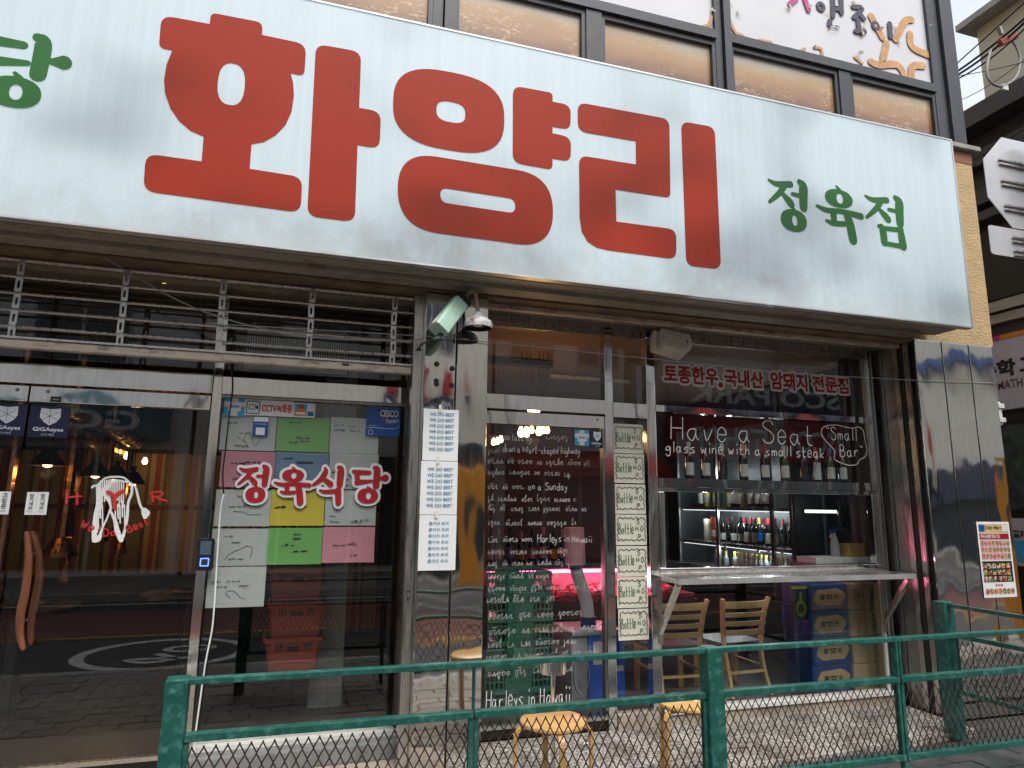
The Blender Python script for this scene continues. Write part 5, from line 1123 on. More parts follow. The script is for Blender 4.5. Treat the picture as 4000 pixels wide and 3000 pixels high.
# bottles
def bottle(name, label, group, gm, lm, cm, h=.3, r=.037, lab=(.05, .14)):
    o = thing(name, label, 'bottle', (0, 0, 0), group); s_ = h/.3
    MB().lathe([(0, 0), (r, .002), (r, .18*s_), (r*.8, .205*s_), (.015, .235*s_), (.0145, .29*s_), (0, .29*s_)], n=14).build('body', gm, o, smooth=True)
    MB().lathe([(r*1.03, lab[0]*s_), (r*1.03, lab[1]*s_)], n=12, a0=math.pi*1.08, a1=math.pi*1.92).build('label', lm, o)
    MB().lathe([(.0165, .235*s_), (.0165, .3*s_), (0, .3*s_)], n=10).build('cap', cm, o); return o
M['bglass'] = mat('dark_bottle_glass', (.006, .008, .006), .08, var=.1, coat=.5); M['gglass'] = mat('green_bottle_glass', (.02, .07, .015), .08, var=.1, coat=.5); M['lab_w'] = mat('bottle_label', (.62, .62, .6), .6, var=.08, scale=60); M['lab_p'] = mat('pink_bottle_label', (.6, .25, .33), .6, var=.1, scale=50); M['cap_r'] = mat('red_cap', (.35, .02, .03), .4); M['cap_y'] = mat('yellow_cap', (.6, .48, .08), .4); M['cap_o'] = mat('orange_cap', (.6, .17, .03), .4)
M['clear'] = mat('clear_bottle', (.35, .42, .42), .12, var=.1, coat=.4); M['cap_v'] = mat('violet_cap', (.08, .06, .2), .4); M['lab_v'] = mat('violet_label', (.3, .15, .4), .6)
M['plank'] = mat('shelf_plank', (.2, .1, .05), .5)
tag(B('bottle_shelf', 2.71, 4.85, G+.03, G+.19, 1.775, 1.812, 'plank'), 'narrow wooden shelf of wine bottles behind the hand lettered pane', 'shelf')
spec = [(650, 'bglass', 'lab_w', 'white', 'white capped'), (790, 'bglass', 'lab_w', 'black', 'black capped'), (940, 'bglass', 'dark', 'pale', 'pale capped dark labelled'), (1120, 'bglass', 'lab_w', 'cap_o', 'orange capped'), (1305, 'bglass', 'lab_w', 'cap_r', 'red capped'), (1475, 'gglass', 'lab_w', 'white', 'white capped green'), (1640, 'bglass', 'dark', 'black', 'plain dark'), (1750, 'bglass', 'lab_w', 'cap_r', 'tall labelled red capped'), (1870, 'gglass', 'lab_w', 'cap_v', 'green glass violet capped'), (1975, 'bglass', 'lab_w', 'plank', 'cork stopped')]
bx_ = None; bots = {}
for cxp, gm, lm, cm, ds in spec:
    p = F(c7x(cxp), c7y(1485), G+.11); b_ = bottle('wine_bottle', f'{ds} wine bottle on the shelf behind the hand lettered pane', 'wine bottles on the window shelf', gm, lm, cm, .315, .038, (.025, .17) if ds.startswith('tall') else (.035, .135)); b_.location = (p.x, G+.11, 1.8125)
# pink labelled bottles on the case
pk = None; tops = mt+.0755
for q, cxp in enumerate((1912, 1945, 1992, 2035, 2078, 2122, 2162, 2198)):
    lm = ('lab_p', 'lab_p', 'lab_v', 'cap_o', 'lab_p', 'lab_p', 'cap_o', 'lab_p')[q]
    b_ = bottle('wine_bottle', ('pink labelled wine bottle' if lm == 'lab_p' else 'violet labelled wine bottle' if lm == 'lab_v' else 'orange labelled wine bottle')+' on the meat display case', 'bottles on the meat display case', 'bglass', lm, 'lab_p' if q % 2 else 'black', .3+.02*(q % 3)); b_.location = (F(cxp, 2190, MY+.25).x, MY+.25, tops)
# bottle fridge along the right inner wall, facing the room
XB = 5.0; fx0, fx1 = 4.87, 5.28; cy = lambda v: FX(2500+v/2.074, 2100, XB).y
fy0, fy1 = cy(1330), cy(395)
M['fridge'] = mat('grey_fridge', (.035, .04, .043), .4)
o = thing('bottle_fridge', 'lit glass front fridge with shelves of bottles behind the serving window', 'fridge', (fx0, fy0, .03))
zs = [FX(3030, 2176, XB).z-.2, FX(3030, 2137, XB).z, FX(2992, 1982, XB).z]
B('back', fx1, fx1+.04, fy0, fy1, .03, 2.6, 'fridge', o); B('end_panel', fx0, fx1-.001, fy0-.04, fy0-.001, .03, 2.6, 'fridge', o); B('end_panel', fx0, fx1-.001, fy1+.001, fy1+.04, .03, 2.6, 'fridge', o); B('base', fx0, fx1-.001, fy0, fy1, .03, zs[0]-.03, 'case', o)
for z in zs: B('shelf', fx0+.02, fx1-.002, fy0+.001, fy1-.001, z-.025, z-.003, 'steel_b', o)
for z in zs[1:]: B('price_rail', fx0+.008, fx0+.0195, fy0+.001, fy1-.001, z-.04, z-.003, 'steel_b', o); B('light_tube', fx0+.03, fx0+.045, fy0+.05, fy1-.05, z-.05, z-.04, M.setdefault('led', emat('shelf_led', (.85, .95, 1), .6)), o)
for v in (395, 715, 1165, 1330): y = cy(v); B('upright', fx0-.02, fx0+.006, y-.02, y+.02, .6, 2.6, 'steel_d', o)
ym = (fy0+fy1)/2
for dy in (-.6, 0, .6): plight('fridge_light', (fx0+.07, ym+dy, zs[2]-.07), 2.4, (.85, .95, 1), .03); plight('fridge_light', (fx0+.07, ym+dy, zs[2]+.42), 1.8, (.85, .95, 1), .03); plight('fridge_light', (fx0+.07, ym+dy, zs[1]-.06), 1.2, (.85, .95, 1), .03)
def lay(first, vs, dx, z):
    for q, v in enumerate(vs):
        c = first if q == 0 else copy_tree(first); c.location = (XB+dx, FX(2500+v/2.074, 2100, XB+dx).y, z); c.rotation_euler.z = R(-52)+random.uniform(-.25, .25)
lay(bottle('wine_bottle', 'white labelled dark wine bottle with red cap on the middle fridge shelf', 'red capped bottles on the middle fridge shelf', 'bglass', 'lab_w', 'cap_r', .31, .04, (.03, .14)), (875, 938, 1045, 1100, 1275), 0, zs[1])
lay(bottle('wine_bottle', 'white labelled dark wine bottle with black cap on the middle fridge shelf', 'black capped bottles on the middle fridge shelf', 'bglass', 'lab_w', 'black', .31, .038, (.03, .11)), (675, 760, 822, 1315), 0, zs[1])
b_ = bottle('wine_bottle', 'dark wine bottle with yellow cap and dark label on the middle fridge shelf', None, 'bglass', 'blue', 'cap_y', .31, .036); b_.location = (XB-.03, cy(987), zs[1]); b_.rotation_euler.z = R(-52)
for v, m_, h_, nm in ((550, 'cream_paper', .27, 'cream'), (612, 'red_crate', .3, 'red')):
    o = thing('gift_tube', f'{nm} cardboard gift tube on the middle fridge shelf', 'tube', (XB, cy(v), zs[1])); MB().lathe([(0, 0), (.046, 0), (.046, h_*.8), (0, h_*.8)], n=18).build('tube', m_, o); MB().lathe([(.048, h_*.7), (.048, h_), (0, h_)], n=18).build('lid', m_, o); MB().lathe([(.047, .06), (.047, .14)], n=18).build('label', 'lab_w', o)
lay(bottle('wine_bottle', 'dark unlabelled bottle in the back row of the fridge', 'back row bottles in the fridge', 'bglass', 'dark', 'cap_r', .3, .037), (720, 850, 905, 1010, 1165, 1230), .14, zs[1])
lay(bottle('wine_bottle', 'white labelled wine bottle on the upper fridge shelf', 'white labelled bottles on the upper fridge shelf', 'bglass', 'lab_w', 'black', .3, .037, (.04, .17)), (505, 775, 815, 915, 975, 1022, 1070, 1280), 0, zs[2])
lay(bottle('wine_bottle', 'clear yellow wine bottle on the upper fridge shelf', 'clear yellow bottles on the upper fridge shelf', 'cap_y', 'lab_w', 'cap_y', .3, .04), (560, 630, 745, 850), .03, zs[2])
lay(bottle('soju_bottle', 'small clear bottle with yellow cap in the row on the lowest fridge shelf', 'yellow capped bottles on the lowest fridge shelf', 'clear', 'clear', 'cap_y', .21, .031), (620, 655, 690, 760, 792, 825, 865, 900, 938, 975, 1012, 1060, 1100, 1140, 1180, 1280), -.05, zs[0])
pt = MB().box(-.022, .022, -.002, .002, -.02, .02).build('price_tag', 'lab_w'); tag(pt, 'small white price tag clipped to a fridge shelf', 'tag', 'price tags on the fridge shelves')
for q, (a, b) in enumerate(((915, 175), (1020, 178), (1240, 175), (626, 490), (690, 492), (958, 525), (1042, 522), (1150, 530))):
    c = pt if q == 0 else pt.copy()
    if q: COL.objects.link(c)
    c.location = FX(2500+a/2.074, 1900+b/2.074, fx0+.003); c.rotation_euler.z = R(-88)
# bar shelf with dark bottles on the right
p = F(3335, 2062, 1.12); tag(B('bar_shelf', p.x-.22, p.x+.4, .98, 1.2, p.z-.02, p.z-.001, 'case'), 'black bar shelf with dark bottles above the wooden box', 'shelf')
dk = bottle('wine_bottle', 'dark bottle on the black bar shelf above the wooden box', 'dark bottles on the bar shelf', 'bglass', 'dark', 'black', .28, .034)
for q, v in enumerate((3285, 3310, 3338, 3362, 3385)):
    c = dk if q == 0 else copy_tree(dk); c.location = (F(v, 2050, 1.11).x, 1.11, p.z)
tag(B('bar_lamp', F(3150, 1998, 1.15).x, F(3268, 1998, 1.15).x, 1.15, 1.17, F(3210, 2003, 1.15).z, F(3210, 1993, 1.15).z, 'lampwhite'), 'white tube lamp beside the black bar shelf', 'lamp')
# wooden box, spray bottle, papers on the sill
p = F(3330, 2172, .78); o = thing('wooden_box', 'small wooden box behind the serving window', 'box', (p.x, .78, p.z)); M['pine'] = mat('pine_box', (.48, .29, .1), .5)
for q in range(4): MB().box(-.085, .085, -.06, .06, q*.029, q*.029+.027).build('plank', 'pine', o)
tag(B('folded_papers', p.x-.5, p.x+.12, .68, .93, p.z-.055, p.z-.004, 'offwhite'), 'stack of folded papers under the wooden box', 'papers'); tag(B('side_shelf', p.x-.55, p.x+.3, .66, .95, p.z-.09, p.z-.056, 'case'), 'black shelf board carrying papers and the wooden box', 'shelf')
p2 = F(3262, 2150, .82); o = thing('spray_bottle', 'clear spray bottle with blue and white trigger behind the serving window', 'bottle', (p2.x, .82, p.z-.004)); MB().lathe([(0, 0), (.04, 0), (.042, .1), (.03, .16), (.013, .2), (0, .2)], n=14).build('body', 'clear', o, smooth=True); MB().box(-.05, .03, -.012, .012, .215, .245).build('trigger_head', 'blue', o); MB().bar((-.03, 0, .215), (-.045, 0, .17), .012).build('trigger', 'white', o); MB().tube([(0, 0, .2), (0, 0, .216)], .014, 10).build('collar', 'white', o)
# ladder back chairs
def chair(x, y, label, rz):
    o = thing('ladder_back_chair', label, 'chair', (x, y, .03)); W_, H_ = .185, .92
    for s_ in (-1, 1):
        P = smooth2([(s_*W_*1.0, -.09, 0), (s_*W_*.93, -.03, .25), (s_*W_*.96, .0, .47), (s_*W_*1.08, -.03, .75), (s_*W_*1.2, -.07, H_)], 4); k = MB()
        for a, b in zip(P[:-1], P[1:]): k.bar(a, b, .026, .034, up=(0, 1, 0))
        k.build('rear_leg', 'chairwood', o); MB().bar((s_*W_*1.05, .38, 0), (s_*W_*1.02, .36, .44), .035).build('front_leg', 'chairwood', o)
    for z, hh in ((.86, .065), (.765, .042), (.68, .042), (.595, .05)):
        hw = W_*(.98+.2*(z-.47)/.45)-.005; P = [(-hw, -.03-(z-.47)*.1, z), (-hw*.5, -.055-(z-.47)*.1, z), (0, -.062-(z-.47)*.1, z), (hw*.5, -.055-(z-.47)*.1, z), (hw, -.03-(z-.47)*.1, z)]; k = MB()
        for a, b in zip(P[:-1], P[1:]): k.bar(a, b, .014, hh)
        k.build('back_slat', 'chairwood', o)
    MB().poly([round_poly([(-.2, -.0, .04), (.2, -.0, .04), (.215, .4, .06), (-.215, .4, .06)], 4)], 0, .05); k = MB().poly([round_poly([(-.2, -.0, .04), (.2, -.0, .04), (.215, .4, .06), (-.215, .4, .06)], 4)], 0, .045); k.v = [(v[0], v[2], .49-v[1]) for v in k.v]; k.f = [f[::-1] for f in k.f]; k.build('seat', 'black', o)
    k = MB().poly([round_poly([(-.195, .0, .04), (.195, .0, .04), (.21, .39, .06), (-.21, .39, .06)], 4)], 0, .03); k.v = [(v[0], v[2], .444-v[1]) for v in k.v]; k.build('seat_frame', 'chairwood', o); MB().bar((-.17, -.05, .22), (.17, -.05, .22), .02, .025).build('stretcher', 'chairwood', o)
    for s_ in (-1, 1): MB().bar((s_*.18, -.04, .25), (s_*.19, .37, .25), .018, .025).build('stretcher', 'chairwood', o)
    o.rotation_euler.z = rz; o.scale = (1.08, 1, .86)
p = F(2892, 2345, .78); chair(p.x, .78, 'beech ladder back chair with black seat below the counter ledge, clear of its bracket', 0.06); p = F(2645, 2345, .78); chair(p.x, .78, 'beech ladder back chair with black seat behind the ledge bracket', -.05)
# drink boxes and cartons
M['box_blue'] = mat('blue_drink_box', (.014, .055, .2), .5, var=.08); M['box_tan'] = mat('tan_print', (.5, .36, .18), .6); M['carton'] = mat('brown_carton', (.42, .31, .17), .75, var=.08, scale=10)
bz = [(2290, 2400), (2402, 2520), (2522, 2650), (2652, 2760)]
x0, x1 = F(3165, 2500, .64).x, F(3322, 2500, .64).x; ztop = F(3240, 2280, .64).z; hbx = (ztop-.03)/4
for q in range(4):
    o = thing('drink_box', 'blue drink box with tan label and Chinese lettering in the stack below the ledge', 'box', (x0+.01*(q % 2), .64, .03+q*hbx), 'blue drink boxes below the ledge'); w = x1-x0; MB().box(0, w, 0, .35, 0, hbx-.004).build('carton', 'box_blue', o, bevel=.006)
    MB().poly([[(x_+.02*w*math.sin(7*i_), z_+.03*hbx*math.cos(5*i_)) for i_, (x_, z_) in enumerate(ell(.52*w, .48*hbx, .4*w, .33*hbx, 26, 2.6))]], -.002).build('label', 'box_tan', o); text('lettering', '樹齊天', x0+.01*(q % 2)+.28*w, x0+.01*(q % 2)+.76*w, .03+q*hbx+.38*hbx, .03+q*hbx+.6*hbx, .6365, 'ink_black', o, bold=.02)
x0, x1 = F(3326, 2500, .61).x, F(3455, 2500, .61).x
for q in range(4):
    o = thing('liquor_carton', ('brown carton with red flame diamond' if q == 2 else 'brown carton with blue blot lettering' if q == 1 else 'brown carton with black flame diamond, topmost of its stack' if q == 3 else 'brown carton, lowest of its stack')+' beside the blue drink boxes', 'carton', (x0+.012*(q % 2), .61, .03+q*hbx), 'cartons beside the blue drink boxes'); w = x1-x0; MB().box(0, w, 0, .35, 0, hbx-.004).build('carton', 'carton', o, bevel=.006)
    MB().box(.45*w, .58*w, -.0015, -.0005, 0, hbx-.005).build('tape', 'carton', o)
    if q >= 2:
        k = MB(); ribbon(k, [(.3*w, .3*hbx), (.45*w, .55*hbx), (.3*w, .8*hbx), (.15*w, .55*hbx), (.3*w, .3*hbx)], .004, -.003, sm=False); k.poly([ell(.3*w, .55*hbx, .03*w, .08*hbx, 8)], -.003); k.build('hazard_diamond', 'red_ink' if q == 2 else 'ink_black', o)
        for j in range(3): text('lettering', ('M', 'S', 'SS')[j], x0+.68*w, x0+.8*w, .03+q*hbx+(.7-j*.18)*hbx, .03+q*hbx+(.8-j*.18)*hbx, .6075, 'ink_black', o)
    if q == 1: MB().poly([ell(.45*w, .75*hbx, .25*w, .1*hbx, 14, 2.4)], -.003).build('blot', 'sky', o)
x0, x1, z0, z1 = BX(3095, 3160, 2290, 2420, .66); o = thing('liquor_sign', 'dark panel with a pale green bottle drawing beside the blue drink boxes', 'sign', (x0, .66, z0)); w, h = x1-x0, z1-z0; MB().box(0, w, 0, .02, 0, h).build('panel', mat('dark_green_panel', (.03, .06, .04), .3), o)
M['pear'] = mat('pale_green_print', (.3, .34, .08), .5); MB().poly([ell(.5*w, .33*h, .33*w, .25*h, 20), ell(.5*w, .33*h, .18*w, .14*h, 14)], -.003).build('bottle_drawing', 'pear', o); MB().poly([[(.42*w, .55*h), (.58*w, .55*h), (.55*w, .8*h), (.45*w, .8*h)]], -.0035).build('bottle_neck', 'pear', o); MB().box(0, w, -.01, -.001, .92*h, h).build('top_strip', 'pear', o)
# blower with hose
M['blower'] = mat('blue_blower', (.0, .09, .55), .35, var=.06); M['hose'] = mat('grey_hose', (.62, .63, .66), .5); M['pinktube'] = mat('pink_tube_cover', (.82, .42, .5), .6); M['navyblue'] = mat('navy_collar', (.01, .03, .16), .35)
x0, x1, z0, z1 = BX(2285, 2425, 2455, 2810, .8); z0 = .03; o = thing('blower_machine', 'blue and grey blower machine with upright flexible hose behind the handwriting door', 'blower', (x0, .72, z0)); w, h = x1-x0, z1-z0
MB().box(0, w, .0, .45, 0, h*.93).build('front_panel', 'blower', o, bevel=.01); MB().box(-.14, -.001, .02, .44, 0, h*.93).build('side_panel', 'greyplastic', o, bevel=.01); MB().box(-.14, w, .0, .45, h*.931, h).build('top', 'greyplastic', o, bevel=.01); MB().box(.12*w, .62*w, -.0015, -.0005, .56*h, .86*h).build('rating_label', 'lab_w', o); MB().box(.55*w, .95*w, -.002, -.0005, .46*h, .53*h).build('handle_recess', 'lab_w', o)
fan = MB().lathe([(.15, 0), (.145, .02), (.13, .02)], n=24, mx=Matrix.Translation((-.07, -.005, h*.45)) @ Matrix.Rotation(R(90), 4, 'X') @ Matrix.Scale(.45, 4, (1, 0, 0))).build('fan_ring', 'greyplastic', o)
for q in range(18): a = q*math.pi/9; MB().bar((-.07, -.008, h*.45), (-.07+.062*math.cos(a), -.012, h*.45+.14*math.sin(a)), .003).build('fan_wire', 'greyplastic', o)
def rel(px, py, y): v = F(px, py, y); return (v.x-x0, v.y-.72, v.z-z0)
P = smooth2([rel(2298, 2455, .9), rel(2296, 2400, .9), rel(2290, 2350, .9), rel(2272, 2290, .9), rel(2255, 2240, .9), rel(2248, 2205, .9)], 8)
nn = len(P); MB().tube(P[4:nn-3], [.052*(1+.035*(j % 2)) for j in range(len(P[4:nn-3]))], 16).build('hose', 'hose', o); MB().tube([P[0], P[3], P[7]], [.07, .063, .062], 16).build('collar', 'navyblue', o); MB().tube([P[nn-5], P[nn-1]], .062, 16).build('collar', 'navyblue', o)
e = Vector(P[-1]); MB().tube([e+Vector((.0, 0, .0)), e+Vector((-.012, 0, .30))], .083, 20).build('sleeve', 'pinktube', o)
# hanging bulbs over the butcher counter
for q, (a, b, big) in enumerate(((2035, 1686, 1), (2056, 1686, 1), (2077, 1677, 0), (2106, 1680, 1), (2121, 1678, 0), (2138, 1678, 0), (1928, 1725, 0), (1943, 1722, 0), (1957, 1715, 0))):
    p = F(a, b, 1.7 if q < 6 else 2.6); s_ = 1.0 if big else .75; o = thing('filament_bulb', ('large' if big else 'small')+' glowing filament bulb over the butcher counter', 'lamp', p, 'filament bulbs over the counter'); MB().lathe([(0, -.055*s_), (.025*s_, -.045*s_), (.034*s_, -.015*s_), (.02*s_, .03*s_), (.012, .05*s_)], n=12).build('bulb', 'bulb', o, smooth=True); MB().tube([(0, 0, .05*s_), (0, 0, 3.07-p.z)], .004, 5).build('cord', 'black', o)
plight('bulb_light', F(2085, 1690, 1.7)+Vector((0, 0, -.1)), 4, (1, .6, .25), .06)
tag(B('ceiling_tube_lamp', 2.6, 3.6, 2.6, 2.66, 3.02, 3.05, 'offwhite'), 'unlit white tube lamp on the butcher shop ceiling', 'lamp'); tag(B('ceiling_fixture', 1.5, 2.4, 2.0, 2.08, 3.0, 3.06, 'dark'), 'dark unlit ceiling fixture over the butcher counter', 'lamp')

# ================================================================== the alley side on the right
NX = 8.0
nz_ = lambda py: FX(3950, py, NX).z
nb = thing('neighbour_building', 'dark metal clad building across the alley with cream top storey', 'building', (NX, 0, GZ)); M['clad'] = mat('blue_grey_cladding', (.055, .058, .068), .45, var=.15, scale=3, dirt=(.1, .1, .1), damt=.3); M['creamwall'] = mat('pale_cream_wall', (.52, .5, .4), .8, var=.06, scale=2); M['darkglass'] = mat('dark_shop_glass', (.035, .034, .034), .2, var=.1); M['silver'] = mat('silver_sill', (.45, .45, .44), .4, metal=.5)
YN0, YN1 = -.7, 9.
yc = FX(3832, 250, NX+.35).y
B('wall', NX+.05, NX+5, YN0, YN1, GZ, nz_(400), 'clad', nb)
for a, b, d in ((380, 455, .28), (540, 600, .12), (700, 760, .1), (800, 835, .16)): B('cladding_ledge', NX-d, NX+.049, YN0-.01, YN1, nz_(b), nz_(a), 'clad', nb)
B('shop_window', NX+.02, NX+.049, YN0+.3, YN1-.3, nz_(1150), nz_(845), 'darkglass', nb); B('sill', NX-.05, NX+.049, YN0, YN1, nz_(1205), nz_(1165), 'silver', nb); B('sill', NX-.02, NX+.049, YN0, YN1, nz_(1250), nz_(1215), 'silver', nb)
for y in (.2, 2.2, 4.2): B('window_post', NX-.02, NX+.019, y, y+.06, nz_(1150), nz_(845), 'clad', nb)
B('cream_storey', NX+.35, NX+5, YN0, yc, nz_(399), FX(3815, 118, NX+.35).z, 'creamwall', nb)
zc = FX(3815, 118, NX+.35).z; 
B('eave', NX+.12, NX+5.2, YN0-.3, yc+.12, zc+.001, zc+.09, 'cap', nb)
B('ground_shopfront', NX, NX+.049, YN0, YN1, GZ, nz_(1640), 'black', nb)
pn = thing('patterned_panel', 'dark teal leaf patterned shop panel across the alley', 'panel', (NX-.03, 0, 1)); B('board', NX-.03, NX-.001, -.6, 4, nz_(1990), nz_(1660), mat('leaf_panel', (.03, .045, .05), .5, var=.6, scale=9), pn)
ms = thing('academy_sign', 'pale lilac shop sign with black Korean letters across the alley', 'sign', (NX-.06, 0, 3)); M['lilac'] = mat('lilac_sign', (.46, .43, .5), .5, var=.05, scale=3); ys1 = 3.4; ys0 = -.68
B('board', NX-.06, NX-.001, ys0, ys1, nz_(1600), nz_(1325), 'lilac', ms); B('orange_strip', NX-.062, NX-.001, ys0, FX(3918, 1310, NX).y, nz_(1324), nz_(1304), 'orange', ms); B('magenta_strip', NX-.062, NX-.001, FX(3918, 1310, NX).y+.001, ys1, nz_(1324), nz_(1304), 'magenta', ms)
yL = FX(3840, 1450, NX).y; yR = FX(3982, 1450, NX).y; text('lettering', '수학', -yL, -yR, FX(3940, 1470, NX).z, FX(3940, 1408, NX).z, NX-.063, 'black', ms, bold=.04, plane='x'); text('lettering', '교습소', -yR+.06, -yR+.8, FX(3940, 1470, NX).z, FX(3940, 1408, NX).z, NX-.063, 'black', ms, bold=.04, plane='x')
text('lettering', 'R MATH', -FX(3880, 1500, NX).y, -FX(4010, 1500, NX).y, FX(3950, 1518, NX).z, FX(3950, 1486, NX).z, NX-.063, mat('brown_letters', (.12, .05, .06), .5), ms, bold=.02, plane='x')
ns = thing('notice_board', 'white and blue notice board low across the alley', 'sign', (NX-.04, 0, .9)); B('board', NX-.04, NX-.001, -.66, FX(3962, 2100, NX).y, FX(3990, 2210, NX).z, FX(3990, 2025, NX).z, 'lilac', ns); B('blue_block', NX-.042, NX-.0405, -.6, FX(3978, 2150, NX).y, FX(3990, 2195, NX).z, FX(3990, 2110, NX).z, 'sky', ns); text('lettering', '절차', -FX(3968, 2090, NX).y, -FX(4020, 2090, NX).y, FX(3990, 2100, NX).z, FX(3990, 2072, NX).z, NX-.0425, 'black', ns, bold=.04, plane='x')
# stop sign seen from behind
sy = -1.0; pc = F(3842, 620, sy); pd_ = F(3870, 770, sy); sdd = abs(pc.z-pd_.z); Rr = sdd/2/math.sin(math.pi/8); ctr = Vector((pc.x+sdd*1.207, sy, (pc.z+pd_.z)/2))
ss = thing('road_sign', 'octagonal road sign and small plate seen from their bare metal backs', 'sign', (ctr.x, sy, GZ)); M['alu'] = mat('bare_sign_aluminium', (.6, .6, .61), .42, metal=.55, var=.06)
oc = [(Rr*math.cos(math.pi/8+q*math.pi/4), ctr.z-GZ+Rr*math.sin(math.pi/8+q*math.pi/4)) for q in range(8)]; k = MB().poly([oc], 0, .006); k.add([(a, .006, b) for a, b in oc][::-1], [tuple(range(8))]); k.build('octagon_plate', 'alu', ss)
zA, zB = F(3950, 893, sy).z-GZ, F(3950, 1003, sy).z-GZ; k = MB().poly([round_poly([(F(3868, 940, sy).x-ctr.x, zB, .03), (.32, zB, .03), (.32, zA, .03), (F(3868, 940, sy).x-ctr.x, zA, .03)], 5)], .0, .006); k.build('lower_plate', 'alu', ss)
MB().tube([(.06, -.09, 0), (.06, -.09, ctr.z-GZ+.33)], .045, 16).build('pole', 'steel_d', ss, smooth=True)
for zz in (ctr.z-GZ+.17, ctr.z-GZ-.0, ctr.z-GZ-.2, zA-.07, zB+.05):
    for dz in (0, -.035): MB().box(-.22 if zz > zA else -.18, .24, -.018, -.001, zz+dz-.006, zz+dz+.006).build('bracket_rail', 'steel_b', ss)
    MB().lathe([(.05, zz-.03), (.05, zz)], c=(.06, -.09, 0), n=16).build('clamp', 'steel_d', ss)
# overhead cables
for q, (a, b, r_, sag) in enumerate((((3722, 262), (4080, -60), .008, .0), ((3724, 280), (4080, 0), .013, .05), ((3726, 287), (4080, 10), .013, .08), ((3727, 293), (4080, 28), .009, .12), ((3738, 378), (4080, 160), .004, .1), ((3733, 292), (4080, 220), .004, .03))):
    A, Z_ = F(a[0]-60, a[1]+(60*(a[1]-b[1])/(b[0]-a[0])), .9), F(b[0], b[1], -.3); tag(MB().tube(catenary(A, Z_, sag), r_, 6).build('overhead_cable', 'black'), ('thick' if r_ > .01 else 'medium' if r_ > .006 else 'thin')+' black overhead cable beside the upper windows', 'cable', 'overhead cables beside the upper windows')
A, Z_ = F(3720, 640, 1.4), F(4080, 380, .4)
for q in range(4): tag(MB().tube(catenary(A+Vector((0, 0, -.05*q)), Z_+Vector((0, 0, -.16*q)), .05+.03*q), .006, 5).build('overhead_cable', 'black'), 'black cable of the bundle in front of the dark cladding', 'cable', 'cable bundle in front of the dark cladding')
lp_ = thing('cable_loop', 'grey cable loop hanging from a red brown splice box on the overhead cables', 'cable', F(3930, 150, .1)); rel2 = lambda a, b: tuple(F(a, b, .1)-lp_.location)
MB().tube(smooth2([rel2(3870, 195), rel2(3855, 260), rel2(3862, 310), rel2(3895, 335), rel2(3930, 332), rel2(3970, 300), rel2(3985, 240), rel2(3975, 195), rel2(3955, 160)], 5), .013, 8).build('loop', 'greycable', lp_, smooth=True)
MB().bar(rel2(3905, 170), rel2(3968, 140), .05, .07).build('splice_box', mat('splice_red', (.25, .05, .03), .6), lp_, bevel=.01); MB().bar(rel2(3902, 105), rel2(3912, 135), .035).build('hanger', 'steel_d', lp_); MB().box(rel2(3915, 340)[0], rel2(3935, 340)[0], -.01, .02, rel2(3920, 350)[2], rel2(3920, 330)[2]).build('label_tag', 'offwhite', lp_)

# ================================================================== across the street (mirrored in the steel and glass)
OY = -11.6
M['o_cream'] = mat('opposite_cream_wall', (.78, .74, .64), .85, var=.08, scale=1.5, dirt=(.3, .27, .22), damt=.4, dscale=1.5); M['o_white'] = mat('opposite_white_wall', (.74, .73, .7), .8, var=.06, scale=1.5); M['o_brick'] = mat('opposite_brick_wall', (.28, .12, .07), .85, var=.2, scale=12); M['o_grey'] = mat('opposite_grey_wall', (.36, .36, .35), .8, var=.1)
M['o_glass'] = mat('opposite_window_glass', (.05, .06, .07), .1, var=.1); M['o_navy'] = mat('navy_signboard', (.03, .03, .07), .5); M['o_red'] = mat('red_signboard', (.42, .03, .035), .5); M['o_blue'] = mat('blue_band', (.04, .1, .3), .5); M['o_orange'] = mat('orange_board', (.62, .26, .03), .5, var=.05); M['o_yellow'] = mat('yellow_board', (.55, .38, .05), .5)
def house(x0, x1, h, m, label, rows):
    o = thing('opposite_house', label, 'building', (x0, OY, -.06)); B('wall', x0, x1, OY-6, OY, -.06, h, m, o); B('cornice', x0, x1, OY+.001, OY+.15, h-.3, h, 'cap', o)
    B('shopfront', x0+.3, x1-.3, OY+.002, OY+.06, .1, 2.7, 'o_glass', o)
    n = max(2, int((x1-x0)/2.3))
    for z in rows:
        for q in range(n):
            a = x0+.4+q*(x1-x0-.8)/n; w = (x1-x0-.8)/n*.66; wn = thing('window', None, None, (a, OY, z)); wn.parent = o; wn.location = (a-x0, 0, z+.06)
            MB().box(0, w, .002, .05, 0, 1.4).build('frame', 'silver', wn); MB().box(.06, w/2-.03, .051, .056, .06, 1.34).build('pane', 'o_glass', wn); MB().box(w/2+.03, w-.06, .051, .056, .06, 1.34).build('pane', 'o_glass', wn)
    for q in range(1, 4): B('door_post', x0+.3+q*(x1-x0-.6)/4, x0+.38+q*(x1-x0-.6)/4, OY+.061, OY+.1, .1, 2.7, 'silver', o)
def osign(x0, x1, z0, z1, m, label, txt=None, tm='white', awn=None):
    o = thing('opposite_sign', label, 'sign', (x0, OY, z0)); B('board', x0, x1, OY+.16, OY+.4, z0, z1, m, o)
    if txt: text('lettering', txt, x0+.1*(x1-x0), x1-.1*(x1-x0), z0+.25*(z1-z0), z1-.25*(z1-z0), OY+.403, tm, o, bold=.03, mirror=True)
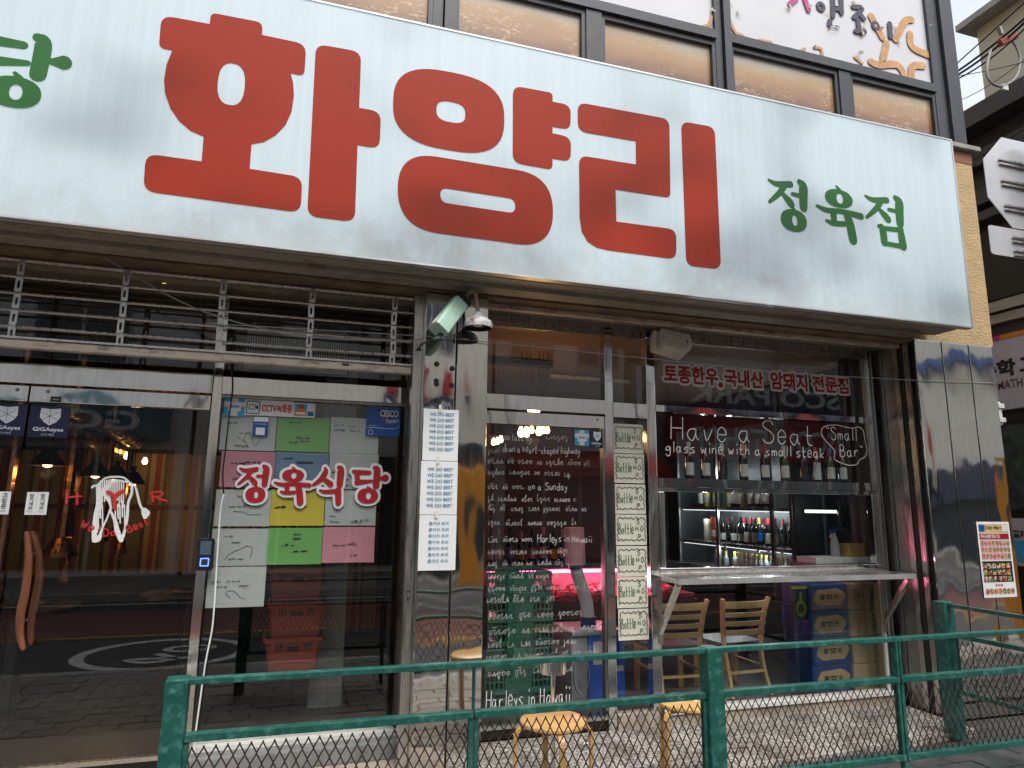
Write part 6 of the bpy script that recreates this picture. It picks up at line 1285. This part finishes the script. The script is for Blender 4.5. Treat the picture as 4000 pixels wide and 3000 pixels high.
house(-30, -9.5, 8, 'o_grey', 'grey house across the street, farthest from the alley', (4.4, 6.2)); house(-9.4, -2.6, 9.5, 'o_white', 'white plastered house across the street', (4.6, 7.0)); house(-2.5, 4.6, 11, 'o_cream', 'tall cream house across the street facing the middle pillar', (5.6, 8.2)); house(4.7, 9.4, 8, 'o_white', 'low white house across the street', (5.4,)); house(9.5, 17, 10, 'o_grey', 'wide grey house across the street behind the navy sign', (6.4, 8.4)); house(17.1, 40, 12, 'o_cream', 'long cream house across the street facing the right pillar', (9.2,))
osign(-9, -3, 2.9, 3.7, mat('teal_signboard', (.1, .2, .24), .5), 'grey teal shop sign across the street', 'GONG HA'); osign(2.3, 3.5, 3.4, 4.2, 'o_navy', 'dark shop sign with white letters across the street', 'COP'); osign(2.5, 3.4, 4.3, 4.95, 'o_red', 'red shop sign across the street above the dark sign', None); osign(4.9, 9.2, 3.0, 4.5, 'o_white', 'white shop sign across the street', None)
osign(9.7, 16.8, 4.3, 5.3, 'o_navy', 'navy shop sign with large pale letters across the street', 'ESCO PARK', 'pale'); osign(9.7, 16.8, 2.9, 4.1, 'o_red', 'red shop sign with pale letters across the street below the navy one', 'DISCOUNTSHOP', 'pale'); osign(17.4, 30, 1.7, 2.9, 'o_navy', 'long dark shop sign under the cream house', None); osign(17.2, 30, 5.9, 6.15, 'o_blue', 'narrow blue band sign on the long cream house', None)
aw = thing('shop_awning', 'red awning across the street', 'awning', (5, OY, 2.6)); MB().add([(0, .2, .35), (4.2, .2, .35), (4.2, 1.3, -.1), (0, 1.3, -.1), (0, 1.3, -.3), (4.2, 1.3, -.3)], [(0, 1, 2, 3), (3, 2, 5, 4)]).build('canopy', 'o_red', aw); MB().box(0, 4.2, 1.25, 1.29, -.13, -.1).build('front_bar', 'silver', aw)
ob = thing('standing_signboard', 'orange standing signboard on the far pavement', 'sign', (3.2, -9.2, -.06)); MB().box(0, .7, -.15, .15, 0, 2.3).build('board', 'o_orange', ob, bevel=.05); text('lettering', '문의전화', 3.3, 3.75, 1.2, 1.45, -9.045, 'black', ob, bold=.03, mirror=True)
oc_ = thing('utility_cabinet', 'orange roadside utility cabinet near the kerb beyond the alley', 'cabinet', (8.75, -2.25, GZ)); MB().box(0, 1.0, 0, .42, .05, 2.3).build('body', 'o_orange', oc_, bevel=.03); MB().box(-.03, 1.03, -.03, .45, 2.301, 2.36).build('cap', 'o_yellow', oc_); MB().box(.05, .95, .05, .38, 0, .05).build('plinth', 'kerb', oc_)
k = MB(); ribbon(k, [(.2, .9), (.2, 1.5), (.35, 1.75), (.5, 1.5), (.5, .9), (.35, .7), (.2, .9)], .03, .424); k.build('painted_outline', 'black', oc_)
up_ = thing('utility_pole', 'concrete utility pole on the far pavement', 'pole', (7.3, -8.9, -.06)); MB().tube([(0, 0, 0), (0, 0, 9.5)], [.17, .12], 14).build('shaft', 'conc', up_, smooth=True); MB().box(-.9, .9, -.05, .05, 8.2, 8.3).build('crossarm', 'steel_d', up_)
for q in range(3): tag(MB().tube(catenary((-30, -8.9, 7.6-.25*q), (34, -8.9, 7.6-.25*q), .35, 20), .02, 5).build('street_wire', 'black'), 'black street wire strung along the far pavement', 'cable', 'street wires along the far pavement')
